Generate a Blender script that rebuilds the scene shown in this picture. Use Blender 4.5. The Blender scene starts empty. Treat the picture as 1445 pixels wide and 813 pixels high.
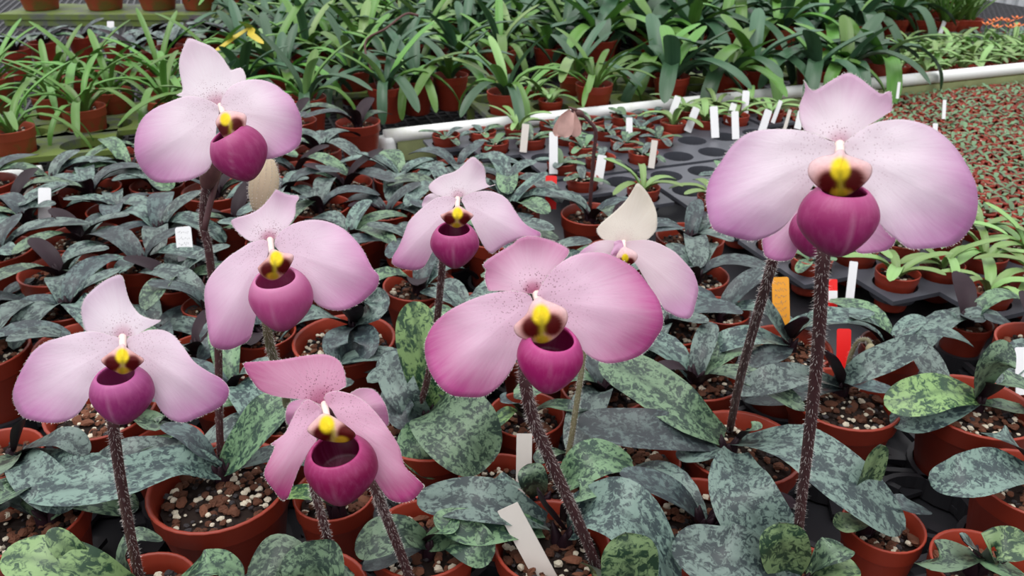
import bpy, math, random
from mathutils import Vector, noise
random.seed(7)
R = random.Random(11)
pi = math.pi
V = Vector
# ------------------------------------------------------------------ camera
FPX, CX, CY = 1130.0, 722.5, 406.5
PITCH = math.radians(27.9)
CAMZ = 0.53
scene = bpy.context.scene
cam_d = bpy.data.cameras.new('camera')
cam = bpy.data.objects.new('camera', cam_d)
scene.collection.objects.link(cam)
cam.location = (0, 0, CAMZ)
cam.rotation_euler = (pi/2 - PITCH, 0, 0)
cam_d.sensor_width = 36
cam_d.lens = 36*FPX/1445
cam_d.clip_start = 0.01
cam_d.dof.use_dof = True
cam_d.dof.focus_distance = 0.46
cam_d.dof.aperture_fstop = 22
scene.camera = cam
# ------------------------------------------------------------------ light
world = bpy.data.worlds.new('overcast_sky')
scene.world = world
world.use_nodes = True
wn = world.node_tree.nodes; wl = world.node_tree.links
wn.clear()
w_out = wn.new('ShaderNodeOutputWorld'); w_bg = wn.new('ShaderNodeBackground')
w_tc = wn.new('ShaderNodeTexCoord'); w_sep = wn.new('ShaderNodeSeparateXYZ'); w_rmp = wn.new('ShaderNodeValToRGB')
wl.new(w_tc.outputs['Generated'], w_sep.inputs[0]); wl.new(w_sep.outputs['Z'], w_rmp.inputs[0])
w_rmp.color_ramp.elements[0].position = 0.0; w_rmp.color_ramp.elements[0].color = (.48, .49, .50, 1)
w_rmp.color_ramp.elements[1].position = 0.9; w_rmp.color_ramp.elements[1].color = (1.0, 1.0, 1.03, 1)
wl.new(w_rmp.outputs[0], w_bg.inputs['Color']); w_bg.inputs['Strength'].default_value = 1.12
wl.new(w_bg.outputs[0], w_out.inputs[0])
sun_d = bpy.data.lights.new('hazy_sun', 'SUN'); sun_d.energy = 1.1; sun_d.angle = math.radians(45); sun_d.color = (1, .98, .95)
sun = bpy.data.objects.new('hazy_sun', sun_d); scene.collection.objects.link(sun)
sun.rotation_euler = (math.radians(12), math.radians(-18), 0)
vs = scene.view_settings
vs.view_transform = 'Standard'; vs.look = 'None'; vs.gamma = 1; vs.use_curve_mapping = False
vs.exposure = 0.48

# ------------------------------------------------------------------ helpers
FW = V((0, math.cos(PITCH), -math.sin(PITCH))); UP = V((0, math.sin(PITCH), math.cos(PITCH))); RT = V((1, 0, 0))
CAMP = V((0, 0, CAMZ))
def P(px, py, d):
    return CAMP + (FW + RT*((px-CX)/FPX) - UP*((py-CY)/FPX))*d
def G(px, py, z):
    r = FW + RT*((px-CX)/FPX) - UP*((py-CY)/FPX)
    return CAMP + r*((z-CAMZ)/r.z)
def proj(p):
    q = V(p) - CAMP; d = q.dot(FW)
    return (CX + FPX*q.dot(RT)/d, CY - FPX*q.dot(UP)/d, d)
COL = scene.collection
def lin(c):
    return tuple(((x/255)/12.92 if x <= 10 else ((x/255+.055)/1.055)**2.4) for x in c)
class MB:
    def __init__(s): s.v = []; s.f = []; s.m = []; s.uv = None
    def add(s, v, f, m=0):
        o = len(s.v); s.v += [tuple(x) for x in v]; s.f += [tuple(i+o for i in q) for q in f]; s.m += [m]*len(f)
    def mesh(s, name, mats, smooth=True):
        me = bpy.data.meshes.new(name)
        me.from_pydata(s.v, [], s.f)
        for m in mats: me.materials.append(m)
        if len(mats) > 1: me.polygons.foreach_set('material_index', s.m)
        if smooth: me.polygons.foreach_set('use_smooth', [True]*len(me.polygons))
        me.update()
        return me
    def build(s, name, mats, parent=None, smooth=True):
        return ob(name, s.mesh(name, mats if isinstance(mats, (list, tuple)) else [mats], smooth), parent)
def ob(name, me, parent=None, loc=None):
    o = bpy.data.objects.new(name, me); COL.objects.link(o)
    if parent: o.parent = parent
    if loc is not None: o.location = loc
    return o
def tag(o, label=None, cat=None, group=None, kind=None):
    if label: o['label'] = label
    if cat: o['category'] = cat
    if group: o['group'] = group
    if kind: o['kind'] = kind
    return o
def copy_tree(o, parent=None):
    c = o.copy(); COL.objects.link(c); c.parent = parent
    for ch in o.children: copy_tree(ch, c)
    return c
def box(mb, c, sx, sy, sz, rz=0, m=0, ax=None):
    c = V(c)
    if ax is None:
        ax = (V((math.cos(rz), math.sin(rz), 0)), V((-math.sin(rz), math.cos(rz), 0)), V((0, 0, 1)))
    vs_ = [c + ax[0]*(sx/2*i) + ax[1]*(sy/2*j) + ax[2]*(sz/2*k) for i in (-1, 1) for j in (-1, 1) for k in (-1, 1)]
    mb.add(vs_, [(0,1,3,2),(4,6,7,5),(0,4,5,1),(2,3,7,6),(0,2,6,4),(1,5,7,3)], m)
def cr(pts, t):
    n = len(pts)-1; x = min(max(t, 0), 1)*n; i = min(int(x), n-1); u = x-i
    p1 = V(pts[i]); p2 = V(pts[i+1]); p0 = V(pts[i-1]) if i > 0 else p1*2-p2; p3 = V(pts[i+2]) if i+2 <= n else p2*2-p1
    return .5*((2*p1) + (p2-p0)*u + (2*p0-5*p1+4*p2-p3)*u*u + (3*p1-p0-3*p2+p3)*u**3)
def tube(mb, pts, rad, n=24, k=10, m=0, cap=True):
    """pts control points; rad a number or f(t)"""
    f = rad if callable(rad) else (lambda t: rad)
    vv = []; prev = None
    for i in range(n+1):
        t = i/n; p = cr(pts, t); T = (cr(pts, min(1, t+.01)) - cr(pts, max(0, t-.01))).normalized()
        if prev is None:
            a = V((0, 0, 1)) if abs(T.z) < .9 else V((1, 0, 0))
            A = T.cross(a).normalized()
        else:
            A = (prev - T*prev.dot(T)).normalized()
        prev = A; B = T.cross(A)
        r = f(t)
        for j in range(k):
            an = 2*pi*j/k; vv.append(p + A*(r*math.cos(an)) + B*(r*math.sin(an)))
    ff = [(i*k+j, i*k+(j+1) % k, (i+1)*k+(j+1) % k, (i+1)*k+j) for i in range(n) for j in range(k)]
    if cap: ff += [tuple(range(k-1, -1, -1)), tuple(n*k+j for j in range(k))]
    mb.add(vv, ff, m)
def lathe(mb, prof, n=32, m=0, c=(0, 0, 0)):
    k = len(prof); vv = []
    for j in range(n):
        a = 2*pi*j/n
        for r, z in prof: vv.append((c[0]+r*math.cos(a), c[1]+r*math.sin(a), c[2]+z))
    mb.add(vv, [(j*k+i, ((j+1) % n)*k+i, ((j+1) % n)*k+i+1, j*k+i+1) for j in range(n) for i in range(k-1)], m)
def ring(mb, c, r0, r1, z0, z1, n=20, m=0):
    lathe(mb, [(r1, z0), (r1, z1), (r0, z1), (r0, z0), (r1, z0)], n, m, c)
def hairs(mb, spots, rng, w=.00011):
    """spots: (point, direction, length)"""
    for p, d, l in spots:
        s = d.cross(V((rng.uniform(-1, 1), rng.uniform(-1, 1), rng.uniform(-1, 1)))).normalized()*w
        q = d.cross(s).normalized()*w
        b = d*l*.55 + V((0, 0, rng.uniform(-.12, .12)*l)); e = d*l + V((rng.uniform(-.2, .2), rng.uniform(-.2, .2), rng.uniform(-.3, .2)))*l*.6
        mb.add([p+s, p-s*.5+q*.87, p-s*.5-q*.87, p+b+s*.7, p+b-s*.35+q*.6, p+b-s*.35-q*.6, p+e],
               [(0,1,4,3), (1,2,5,4), (2,0,3,5), (3,4,6), (4,5,6), (5,3,6)])
# ------------------------------------------------------------------ materials
def mat(name):
    m = bpy.data.materials.new(name); m.use_nodes = True
    nt = m.node_tree; b = nt.nodes['Principled BSDF']
    return m, nt, b
def N(nt, t, **kw):
    n = nt.nodes.new(t)
    for k, v in kw.items(): setattr(n, k, v)
    return n
def mixc(nt, fac, a, b, blend='MIX'):
    n = N(nt, 'ShaderNodeMix', data_type='RGBA', blend_type=blend)
    for sock, val in ((n.inputs[0], fac), (n.inputs[6], a), (n.inputs[7], b)):
        if isinstance(val, (int, float)): sock.default_value = val
        elif isinstance(val, tuple): sock.default_value = (*val[:3], 1)
        else: nt.links.new(val, sock)
    return n.outputs[2]
def math_(nt, op, a, b=0.0, c=None):
    n = N(nt, 'ShaderNodeMath', operation=op)
    for i, v in enumerate((a, b, c)):
        if v is None: continue
        if isinstance(v, (int, float)): n.inputs[i].default_value = v
        else: nt.links.new(v, n.inputs[i])
    return n.outputs[0]
def ramp(nt, fac, stops):
    n = N(nt, 'ShaderNodeValToRGB'); e = n.color_ramp.elements
    while len(e) < len(stops): e.new(.5)
    for i, (p, c) in enumerate(stops):
        e[i].position = p; e[i].color = (c, c, c, 1) if isinstance(c, (int, float)) else (*c, 1)
    nt.links.new(fac, n.inputs[0]); return n.outputs[0]
def noise_(nt, vec, scale, detail=2, rough=.5, dist=0.0):
    n = N(nt, 'ShaderNodeTexNoise'); n.inputs['Scale'].default_value = scale; n.inputs['Detail'].default_value = detail
    n.inputs['Roughness'].default_value = rough; n.inputs['Distortion'].default_value = dist
    if vec is not None: nt.links.new(vec, n.inputs['Vector'])
    return n.outputs['Fac']
def vscale(nt, vec, s, add=None):
    n = N(nt, 'ShaderNodeVectorMath', operation='MULTIPLY'); nt.links.new(vec, n.inputs[0]); n.inputs[1].default_value = s
    o = n.outputs[0]
    if add is not None:
        a = N(nt, 'ShaderNodeVectorMath', operation='ADD'); nt.links.new(o, a.inputs[0]); nt.links.new(add, a.inputs[1]); o = a.outputs[0]
    return o
def bump(nt, b, h, strength=.3, dist=.001):
    n = N(nt, 'ShaderNodeBump'); n.inputs['Strength'].default_value = strength; n.inputs['Distance'].default_value = dist
    nt.links.new(h, n.inputs['Height']); nt.links.new(n.outputs[0], b.inputs['Normal'])
def setp(b, rough=.5, spec=.5, **kw):
    b.inputs['Roughness'].default_value = rough; b.inputs['Specular IOR Level'].default_value = spec
    for k, v in kw.items(): b.inputs[k].default_value = v
def plain(name, rgb, rough=.5, spec=.4, var=.15, scale=60, rndv=.0):
    m, nt, b = mat(name); c = lin(rgb) if max(rgb) > 1 else rgb
    tc = N(nt, 'ShaderNodeTexCoord')
    f = noise_(nt, tc.outputs['Object'], scale, 4, .6)
    col = mixc(nt, f, tuple(x*(1-var) for x in c), tuple(min(1, x*(1+var)) for x in c))
    if rndv:
        oi = N(nt, 'ShaderNodeObjectInfo'); h = N(nt, 'ShaderNodeHueSaturation'); nt.links.new(col, h.inputs['Color'])
        nt.links.new(math_(nt, 'MULTIPLY_ADD', oi.outputs['Random'], rndv, 1-rndv/2), h.inputs['Value']); col = h.outputs[0]
    nt.links.new(col, b.inputs['Base Color']); setp(b, rough, spec)
    return m
def rnd_vec(nt, k=37.0):
    oi = N(nt, 'ShaderNodeObjectInfo'); c = N(nt, 'ShaderNodeCombineXYZ')
    nt.links.new(math_(nt, 'MULTIPLY', oi.outputs['Random'], k), c.inputs[0]); nt.links.new(math_(nt, 'MULTIPLY', oi.outputs['Random'], k*1.7), c.inputs[1])
    return c.outputs[0], oi.outputs['Random']
def mottled(name, dark, light, cover=.5, scale=290.0):
    m, nt, b = mat(name)
    uv = N(nt, 'ShaderNodeUVMap'); off, rnd = rnd_vec(nt)
    v = vscale(nt, uv.outputs[0], (1.0, .62, 1), off)
    n1 = noise_(nt, v, scale, 3, .62, .9)
    n2 = noise_(nt, v, scale*.28, 2, .5, .3)
    s = math_(nt, 'MULTIPLY_ADD', n2, .55, math_(nt, 'MULTIPLY', n1, .75))
    patch = ramp(nt, s, [(cover+.09, 0.0), (cover+.20, 1.0)])
    d2 = tuple(x*.72 for x in dark)
    base = mixc(nt, n2, d2, dark)
    l2 = mixc(nt, n1, tuple(x*.8 for x in light), light)
    col = mixc(nt, math_(nt, 'MULTIPLY', patch, .86), base, l2)
    sep = N(nt, 'ShaderNodeSeparateXYZ'); nt.links.new(uv.outputs[0], sep.inputs[0])
    mid = ramp(nt, math_(nt, 'ABSOLUTE', sep.outputs[0]), [(.0004, 1.0), (.0016, 0.0)])
    col = mixc(nt, math_(nt, 'MULTIPLY', mid, .5), col, d2)
    h = N(nt, 'ShaderNodeHueSaturation'); nt.links.new(col, h.inputs['Color'])
    nt.links.new(math_(nt, 'MULTIPLY_ADD', rnd, .4, .8), h.inputs['Value'])
    nt.links.new(math_(nt, 'MULTIPLY_ADD', rnd, .3, .85), h.inputs['Saturation'])
    nt.links.new(h.outputs[0], b.inputs['Base Color'])
    setp(b, .42, .5)
    bump(nt, b, noise_(nt, v, scale*.8, 2), .25, .0006)
    return m
M = {}
M['leaf_grey'] = mottled('silvery_mottled_leaf', lin((46, 60, 62)), lin((116, 138, 128)), .50)
M['leaf_green'] = mottled('green_mottled_leaf', lin((42, 64, 53)), lin((118, 147, 113)), .50)
M['leaf_bright'] = mottled('bright_mottled_leaf', lin((36, 68, 44)), lin((134, 164, 108)), .50, 250)
M['leaf_dark'] = mottled('dark_mottled_leaf', lin((44, 53, 58)), lin((88, 106, 103)), .53)
M['under'] = plain('purple_leaf_underside', (36, 20, 28), .5, .22, .3, 90, .4)
M['under_green'] = plain('dull_green_leaf_underside', (70, 80, 66), .5, .4, .25, 90, .3)
def terracotta():
    m, nt, b = mat('terracotta_plastic'); tc = N(nt, 'ShaderNodeTexCoord'); oi = N(nt, 'ShaderNodeObjectInfo')
    f = noise_(nt, tc.outputs['Object'], 45, 4, .6)
    col = mixc(nt, f, lin((132, 44, 28)), lin((155, 58, 38)))
    dust = ramp(nt, noise_(nt, tc.outputs['Object'], 18, 5, .7), [(.60, 0.0), (.75, .25)])
    col = mixc(nt, dust, col, lin((150, 95, 80)))
    h = N(nt, 'ShaderNodeHueSaturation'); nt.links.new(col, h.inputs['Color'])
    nt.links.new(math_(nt, 'MULTIPLY_ADD', oi.outputs['Random'], .35, .8), h.inputs['Value'])
    nt.links.new(h.outputs[0], b.inputs['Base Color']); setp(b, .42, .4)
    return m
M['pot'] = terracotta()
def mossy_pot():
    m, nt, b = mat('mossy_terracotta'); tc = N(nt, 'ShaderNodeTexCoord')
    f = ramp(nt, noise_(nt, tc.outputs['Object'], 22, 5, .65), [(.48, 0.0), (.62, .8)])
    col = mixc(nt, f, lin((150, 66, 42)), lin((88, 92, 40)))
    nt.links.new(col, b.inputs['Base Color']); setp(b, .6, .3); return m
M['pot_moss'] = mossy_pot()
M['soil'] = plain('dark_bark_mix', (40, 30, 26), .85, .2, .4, 200)
M['bark'] = plain('brown_bark', (100, 64, 48), .8, .2, .35, 160, .7)
M['perlite'] = plain('cream_stone', (205, 196, 175), .8, .3, .15, 120, .3)
M['charcoal'] = plain('charcoal_lump', (52, 48, 50), .7, .3, .2, 120)
M['tray'] = plain('black_tray_plastic', (38, 38, 42), .38, .5, .2, 40)
M['plate'] = plain('grey_tray_plastic', (78, 80, 88), .36, .5, .15, 20)
def moss_tray():
    m, nt, b = mat('algae_covered_tray'); tc = N(nt, 'ShaderNodeTexCoord')
    f = ramp(nt, noise_(nt, tc.outputs['Object'], 14, 5, .7), [(.38, 0.0), (.56, 1.0)])
    col = mixc(nt, f, lin((92, 96, 92)), lin((104, 122, 56)))
    nt.links.new(col, b.inputs['Base Color']); setp(b, .6, .35); return m
M['moss_tray'] = moss_tray()
M['mesh'] = plain('grey_bench_mesh', (72, 72, 76), .5, .5, .2, 30)
M['ground'] = plain('dark_ground', (42, 42, 44), .9, .2, .3, 3)
def pipe_mat():
    m, nt, b = mat('white_pvc_pipe'); tc = N(nt, 'ShaderNodeTexCoord')
    f = ramp(nt, noise_(nt, tc.outputs['Object'], 9, 5, .7), [(.5, 0.0), (.72, .55)])
    col = mixc(nt, f, lin((232, 234, 232)), lin((178, 188, 140)))
    nt.links.new(col, b.inputs['Base Color']); setp(b, .35, .5); return m
M['pipe'] = pipe_mat()
M['pipe_algae'] = plain('algae_streaked_rail', (150, 158, 110), .6, .3, .35, 25)
M['tag_white'] = plain('white_tag', (226, 226, 228), .5, .4, .04)
M['tag_beige'] = plain('beige_tag', (206, 200, 192), .5, .4, .06)
M['tag_red'] = plain('red_tag', (226, 26, 24), .45, .4, .05)
M['tag_orange'] = plain('orange_tag', (222, 150, 40), .5, .4, .08)
M['ink'] = plain('pencil_ink', (110, 108, 112), .8, .2, .1)
M['stem'] = plain('purple_brown_stem', (74, 44, 46), .55, .35, .35, 260)
M['stem_green'] = plain('green_brown_stem', (104, 98, 72), .55, .35, .3, 260)
M['hair'] = plain('white_hair', (226, 220, 214), .6, .3, .02)
M['bract'] = plain('dark_bract', (92, 60, 58), .55, .35, .3, 200)
M['bract_green'] = plain('hairy_green_bract', (140, 132, 104), .6, .3, .2, 200)
M['bud'] = plain('tan_bud', (196, 178, 150), .6, .3, .12, 120)
M['wilt'] = plain('dusky_pink_petal', (204, 164, 156), .6, .3, .2, 120)
M['wall'] = plain('pale_wall', (205, 208, 212), .6, .3, .05, 4)
M['orange_petal'] = plain('orange_petal', (230, 120, 60), .5, .3, .1)
M['yellow_leaf'] = plain('yellowing_leaf', (196, 176, 60), .5, .4, .3, 60)
def strap_mat(name, a, b_):
    m, nt, b = mat(name); uv = N(nt, 'ShaderNodeUVMap'); off, rnd = rnd_vec(nt)
    v = vscale(nt, uv.outputs[0], (1, .04, 1), off)
    f = noise_(nt, v, 260, 2)
    big = noise_(nt, vscale(nt, uv.outputs[0], (1, .5, 1), off), 12, 3)
    col = mixc(nt, math_(nt, 'MULTIPLY_ADD', f, .5, math_(nt, 'MULTIPLY', big, .5)), a, b_)
    h = N(nt, 'ShaderNodeHueSaturation'); nt.links.new(col, h.inputs['Color'])
    nt.links.new(math_(nt, 'MULTIPLY_ADD', rnd, .6, .7), h.inputs['Value']); nt.links.new(math_(nt, 'MULTIPLY_ADD', rnd, .03, .485), h.inputs['Hue'])
    nt.links.new(h.outputs[0], b.inputs['Base Color']); setp(b, .36, .5)
    tr = N(nt, 'ShaderNodeBsdfTranslucent'); nt.links.new(h.outputs[0], tr.inputs[0])
    mx = N(nt, 'ShaderNodeMixShader'); mx.inputs[0].default_value = .22
    nt.links.new(b.outputs[0], mx.inputs[1]); nt.links.new(tr.outputs[0], mx.inputs[2])
    nt.links.new(mx.outputs[0], nt.nodes['Material Output'].inputs[0])
    return m
M['strap_dark'] = strap_mat('dark_strap_leaf', lin((46, 80, 56)), lin((88, 124, 92)))
M['strap_mid'] = strap_mat('green_strap_leaf', lin((70, 120, 46)), lin((126, 170, 84)))
M['strap_light'] = strap_mat('light_green_leaf', lin((112, 152, 80)), lin((160, 190, 124)))
M['seed_leaf'] = strap_mat('seedling_leaf', lin((80, 116, 78)), lin((128, 158, 118)))
def petal_mat():
    m, nt, b = mat('orchid_petal')
    at = N(nt, 'ShaderNodeAttribute', attribute_name='tint'); uv = N(nt, 'ShaderNodeUVMap'); off, rnd = rnd_vec(nt, 11)
    v = vscale(nt, uv.outputs[0], (52, 4.0, 1), off)
    vein = noise_(nt, v, 1.0, 4, .6, .3)
    col = mixc(nt, ramp(nt, vein, [(.35, .0), (.65, 1.0)]), mixc(nt, .968, (.55, .12, .36), at.outputs['Color']), mixc(nt, .88, (.95, .9, .94), at.outputs['Color']))
    tc = N(nt, 'ShaderNodeTexCoord')
    vo = N(nt, 'ShaderNodeTexVoronoi'); vo.inputs['Scale'].default_value = 820; nt.links.new(tc.outputs['Object'], vo.inputs['Vector'])
    sp = ramp(nt, vo.outputs['Distance'], [(.20, 1.0), (.34, 0.0)])
    msk = N(nt, 'ShaderNodeAttribute', attribute_name='speck')
    sp = math_(nt, 'MULTIPLY', math_(nt, 'MULTIPLY', sp, ramp(nt, noise_(nt, tc.outputs['Object'], 420, 2), [(.34, 0.0), (.48, 1.0)])), msk.outputs['Fac'])
    col = mixc(nt, sp, col, lin((122, 44, 74)))
    nt.links.new(col, b.inputs['Base Color']); setp(b, .58, .25)
    b.inputs['Sheen Weight'].default_value = .15
    tr = N(nt, 'ShaderNodeBsdfTranslucent'); nt.links.new(col, tr.inputs[0])
    mx = N(nt, 'ShaderNodeMixShader'); mx.inputs[0].default_value = .50
    nt.links.new(b.outputs[0], mx.inputs[1]); nt.links.new(tr.outputs[0], mx.inputs[2])
    nt.links.new(mx.outputs[0], nt.nodes['Material Output'].inputs[0])
    fine = noise_(nt, vscale(nt, uv.outputs[0], (60, 22, 1), off), 1.0, 3)
    bump(nt, b, math_(nt, 'ADD', vein, fine), .22, .0006)
    return m
M['petal'] = petal_mat()
def pouch_mat():
    m, nt, b = mat('orchid_pouch')
    at = N(nt, 'ShaderNodeAttribute', attribute_name='tint'); uv = N(nt, 'ShaderNodeUVMap'); off, rnd = rnd_vec(nt, 11)
    f = noise_(nt, vscale(nt, uv.outputs[0], (30, 5, 1), off), 1.0, 4, .6, .3)
    col = mixc(nt, ramp(nt, f, [(.45, 0.0), (.8, .22)]), at.outputs['Color'], lin((214, 130, 176)), 'MIX')
    tc = N(nt, 'ShaderNodeTexCoord')
    vo = N(nt, 'ShaderNodeTexVoronoi'); vo.inputs['Scale'].default_value = 640; nt.links.new(tc.outputs['Object'], vo.inputs['Vector'])
    msk = N(nt, 'ShaderNodeAttribute', attribute_name='speck')
    col = mixc(nt, math_(nt, 'MULTIPLY', ramp(nt, vo.outputs['Distance'], [(.2, 1.0), (.32, 0.0)]), msk.outputs['Fac']), col, lin((110, 20, 50)))
    nt.links.new(col, b.inputs['Base Color']); setp(b, .36, .45)
    b.inputs['Subsurface Weight'].default_value = .12; b.inputs['Subsurface Radius'].default_value = (.006, .002, .003); b.inputs['Subsurface Scale'].default_value = .3
    tr = N(nt, 'ShaderNodeBsdfTranslucent'); nt.links.new(col, tr.inputs[0])
    mx = N(nt, 'ShaderNodeMixShader'); mx.inputs[0].default_value = .25
    nt.links.new(b.outputs[0], mx.inputs[1]); nt.links.new(tr.outputs[0], mx.inputs[2]); nt.links.new(mx.outputs[0], nt.nodes['Material Output'].inputs[0])
    bump(nt, b, noise_(nt, tc.outputs['Object'], 900, 2), .15, .0004)
    return m
M['pouch'] = pouch_mat()
def stam_mat():
    m, nt, b = mat('orchid_shield'); at = N(nt, 'ShaderNodeAttribute', attribute_name='tint'); tc = N(nt, 'ShaderNodeTexCoord')
    f = noise_(nt, tc.outputs['Object'], 700, 3)
    nt.links.new(mixc(nt, 1.0, at.outputs['Color'], mixc(nt, f, (.72, .70, .70), (1, 1, 1)), 'MULTIPLY'), b.inputs['Base Color'])
    setp(b, .45, .15); return m
M['shield'] = stam_mat()

# ------------------------------------------------------------------ bench frame (rows run 20 degrees to the view)
BA = math.radians(20.0)
E1 = V((math.cos(BA), math.sin(BA), 0)); E2 = V((-math.sin(BA), math.cos(BA), 0))
PC = G(545, 190, .05); PC.z = 0                       # corner of the white edging pipe
def B(a, b, z=0): return PC + E1*a + E2*b + V((0, 0, z))
def bc(p):
    q = V(p) - PC; return q.dot(E1), q.dot(E2)
# ------------------------------------------------------------------ setting
mb = MB(); box(mb, (0, 4, -.72), 24, 24, .04); tag(mb.build('floor', M['ground'], smooth=False), kind='structure')
wc = P(1378, 20, 3.9); wc.z = 0
mb = MB(); box(mb, wc + V((1.6, .05, .2)), 3.2, .06, 1.8)
wall = tag(mb.build('wall_right', M['wall'], smooth=False), kind='structure')
mb = MB(); box(mb, (0, 0, 0), .026, .022, 1.8); slat_me = mb.mesh('wall_slat', [M['wall']], False)
for i in range(50): ob('slat', slat_me, wall, wc + V((.02+i*.06, .008, .2)))
def mesh_top(name, parent, a0, a1, b0, b1, z, pitch, w=.006, h=.004):
    mb = MB(); n1 = int((a1-a0)/pitch); n2 = int((b1-b0)/pitch)
    for i in range(n1+1): box(mb, B(a0+i*pitch, (b0+b1)/2, z), w, b1-b0, h, BA)
    for j in range(n2+1): box(mb, B((a0+a1)/2, b0+j*pitch, z-h*.6), a1-a0, w, h, BA)
    return tag(mb.build(name, M['mesh'], parent, False), kind='stuff')
def slab(mb, a0, a1, b0, b1, z0, z1):
    box(mb, B((a0+a1)/2, (b0+b1)/2, (z0+z1)/2), a1-a0, b1-b0, z1-z0, BA)
def bench(name, label, a0, a1, b0, b1, rails):
    root = bpy.data.objects.new(name, None); COL.objects.link(root); tag(root, label, 'bench')
    mb = MB(); slab(mb, a0, a1, b0, b1, -.06, -.034); mb.build('bench_base', M['tray'], root, False)
    for (pa, pb, va, vb) in ((a0+.1, b0+.1, 0, 0), (a1-.1, b0+.1, 0, 0), (a0+.1, b1-.1, 0, 0), (a1-.1, b1-.1, 0, 0)):
        mb = MB(); box(mb, B(pa, pb, -.38), .05, .05, .64, BA); mb.build('leg', M['mesh'], root, False)
    for pts, r in rails:
        mb = MB(); tube(mb, [B(*p) for p in pts], r, 2*len(pts), 12)
        mb.build('edge_pipe', M['pipe'], root)
    return root
bA = bench('growing_bench', 'long front bench carrying the flowering mottled orchids, edged by white pipe', -2.6, 2.6, -2.3, -.012,
           [([(-.004, 0, .046), (.6, 0, .05), (1.4, 0, .052), (2.6, 0, .05)], .0150), ([(-1.5, .005, .045), (-1.1, .005, .046), (-.62, .005, .045)], .013)])
mb = MB(); tube(mb, [B(0, .0, .046), B(0, -.002, .02), B(0, -.004, -.03)], .018, 4, 12); tag(mb.build('pipe_elbow', M['pipe'], bA), 'white downturned pipe end')
mb = MB(); slab(mb, .02, 2.6, -.011, -.003, -.03, .036); tag(mb.build('side_rail', M['pipe_algae'], bA, False), 'algae streaked rail below the pipe')
mb = MB(); slab(mb, -2.6, 2.6, -2.3, -.015, -.034, -.003); mb.build('bench_liner', M['tray'], bA, False)
bB = bench('growing_bench', 'wide back bench with a grey mesh top carrying the strap leaved plants', -3.2, 3.0, .03, 3.4,
           [([(1.75, 1.5, .035), (2.3, 1.5, .035), (2.95, 1.5, .035)], .013)])
mesh_top('mesh_top', bB, -3.2, 3.0, .03, 3.4, -.012, .028)

# ------------------------------------------------------------------ pots and potting mix
def pot_mesh(r, h, name='pot', m='pot', n=32):
    mb = MB(); b = r*.72; l = h*.22
    lathe(mb, [(0, 0), (b*.96, 0), (b, .003), (r*.93, h-l-.002), (r*.965, h-l), (r*.99, h-l+.002), (r, h-.002), (r*1.015, h-.001), (r*1.015, h), (r*.975, h+.0006), (r*.945, h-.001),
               (r*.93, h*.9), (r*.915, h*.885), (r*.915, h*.85), (r*.9, h*.835), (r*.88, h*.7)], n)
    return mb.mesh(name, [M[m]])
def rock(rng, s, flat=.7, n=6):
    vv = []; ff = []
    L = [(-.9, .35), (-.45, .85), (.1, 1.0), (.6, .75), (.95, .3)]
    for z, r in L:
        for j in range(n):
            a = 2*pi*j/n + z; k = rng.uniform(.72, 1.15)
            vv.append(V((r*k*math.cos(a), r*k*math.sin(a), z*flat*rng.uniform(.8, 1.1)))*s)
    for i in range(len(L)-1):
        for j in range(n): ff.append((i*n+j, i*n+(j+1) % n, (i+1)*n+(j+1) % n, (i+1)*n+j))
    ff += [tuple(range(n-1, -1, -1)), tuple((len(L)-1)*n+j for j in range(n))]
    return vv, ff
def mix_mesh(r, z, seed, n, dense=1.0):
    rng = random.Random(seed); mb = MB()
    k = 16; vv = [(0, 0, z)]; ff = []
    for i, q in enumerate((.5, 1.0)):
        for j in range(k):
            a = 2*pi*j/k; vv.append((r*.9*q*math.cos(a), r*.9*q*math.sin(a), z-.004*q+rng.uniform(-.002, .002)))
    for j in range(k):
        ff.append((0, 1+j, 1+(j+1) % k)); ff.append((1+j, 1+k+j, 1+k+(j+1) % k, 1+(j+1) % k))
    mb.add(vv, ff, 0)
    for i in range(n):
        q = math.sqrt(rng.random())*.84*r; a = rng.uniform(0, 2*pi); t = rng.random()
        mi = 1 if t < .34 else (2 if t < .56 else (3 if t < .72 else 0))
        s = rng.uniform(.0016, .0040)*(1.25 if mi == 1 else .85)
        rv, rf = rock(rng, s, .6)
        c = V((q*math.cos(a), q*math.sin(a), z+rng.uniform(-.001, .002)))
        mb.add([c+p for p in rv], rf, mi)
    return mb.mesh('potting_mix', [M['soil'], M['bark'], M['perlite'], M['charcoal']], False)
POTS = {}
def pot_pair(D):
    key = round(D*200)/200
    if key not in POTS:
        h = .05+.036*min(1, key/.09) if key > .055 else key*.95
        POTS[key] = (pot_mesh(key/2, h), [mix_mesh(key/2*.96, h*.86, int(key*1000)+s, int(150*(key/.09)**2)+12) for s in range(3)], h)
    return POTS[key]
CHIPS = []
for s in range(4):
    rng = random.Random(50+s); mb = MB(); rv, rf = rock(rng, 1.0, .38, 7); mb.add([V((p.x*1.35, p.y*.85, p.z)) for p in rv], rf); CHIPS.append(('bark_chip', mb.mesh('bark_chip', [M['bark']], False)))
for s in range(3):
    rng = random.Random(80+s); mb = MB(); rv, rf = rock(rng, 1.0, .75, 7); mb.add(rv, rf); CHIPS.append(('perlite_stone', mb.mesh('perlite_stone', [M['perlite']], False)))

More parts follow.
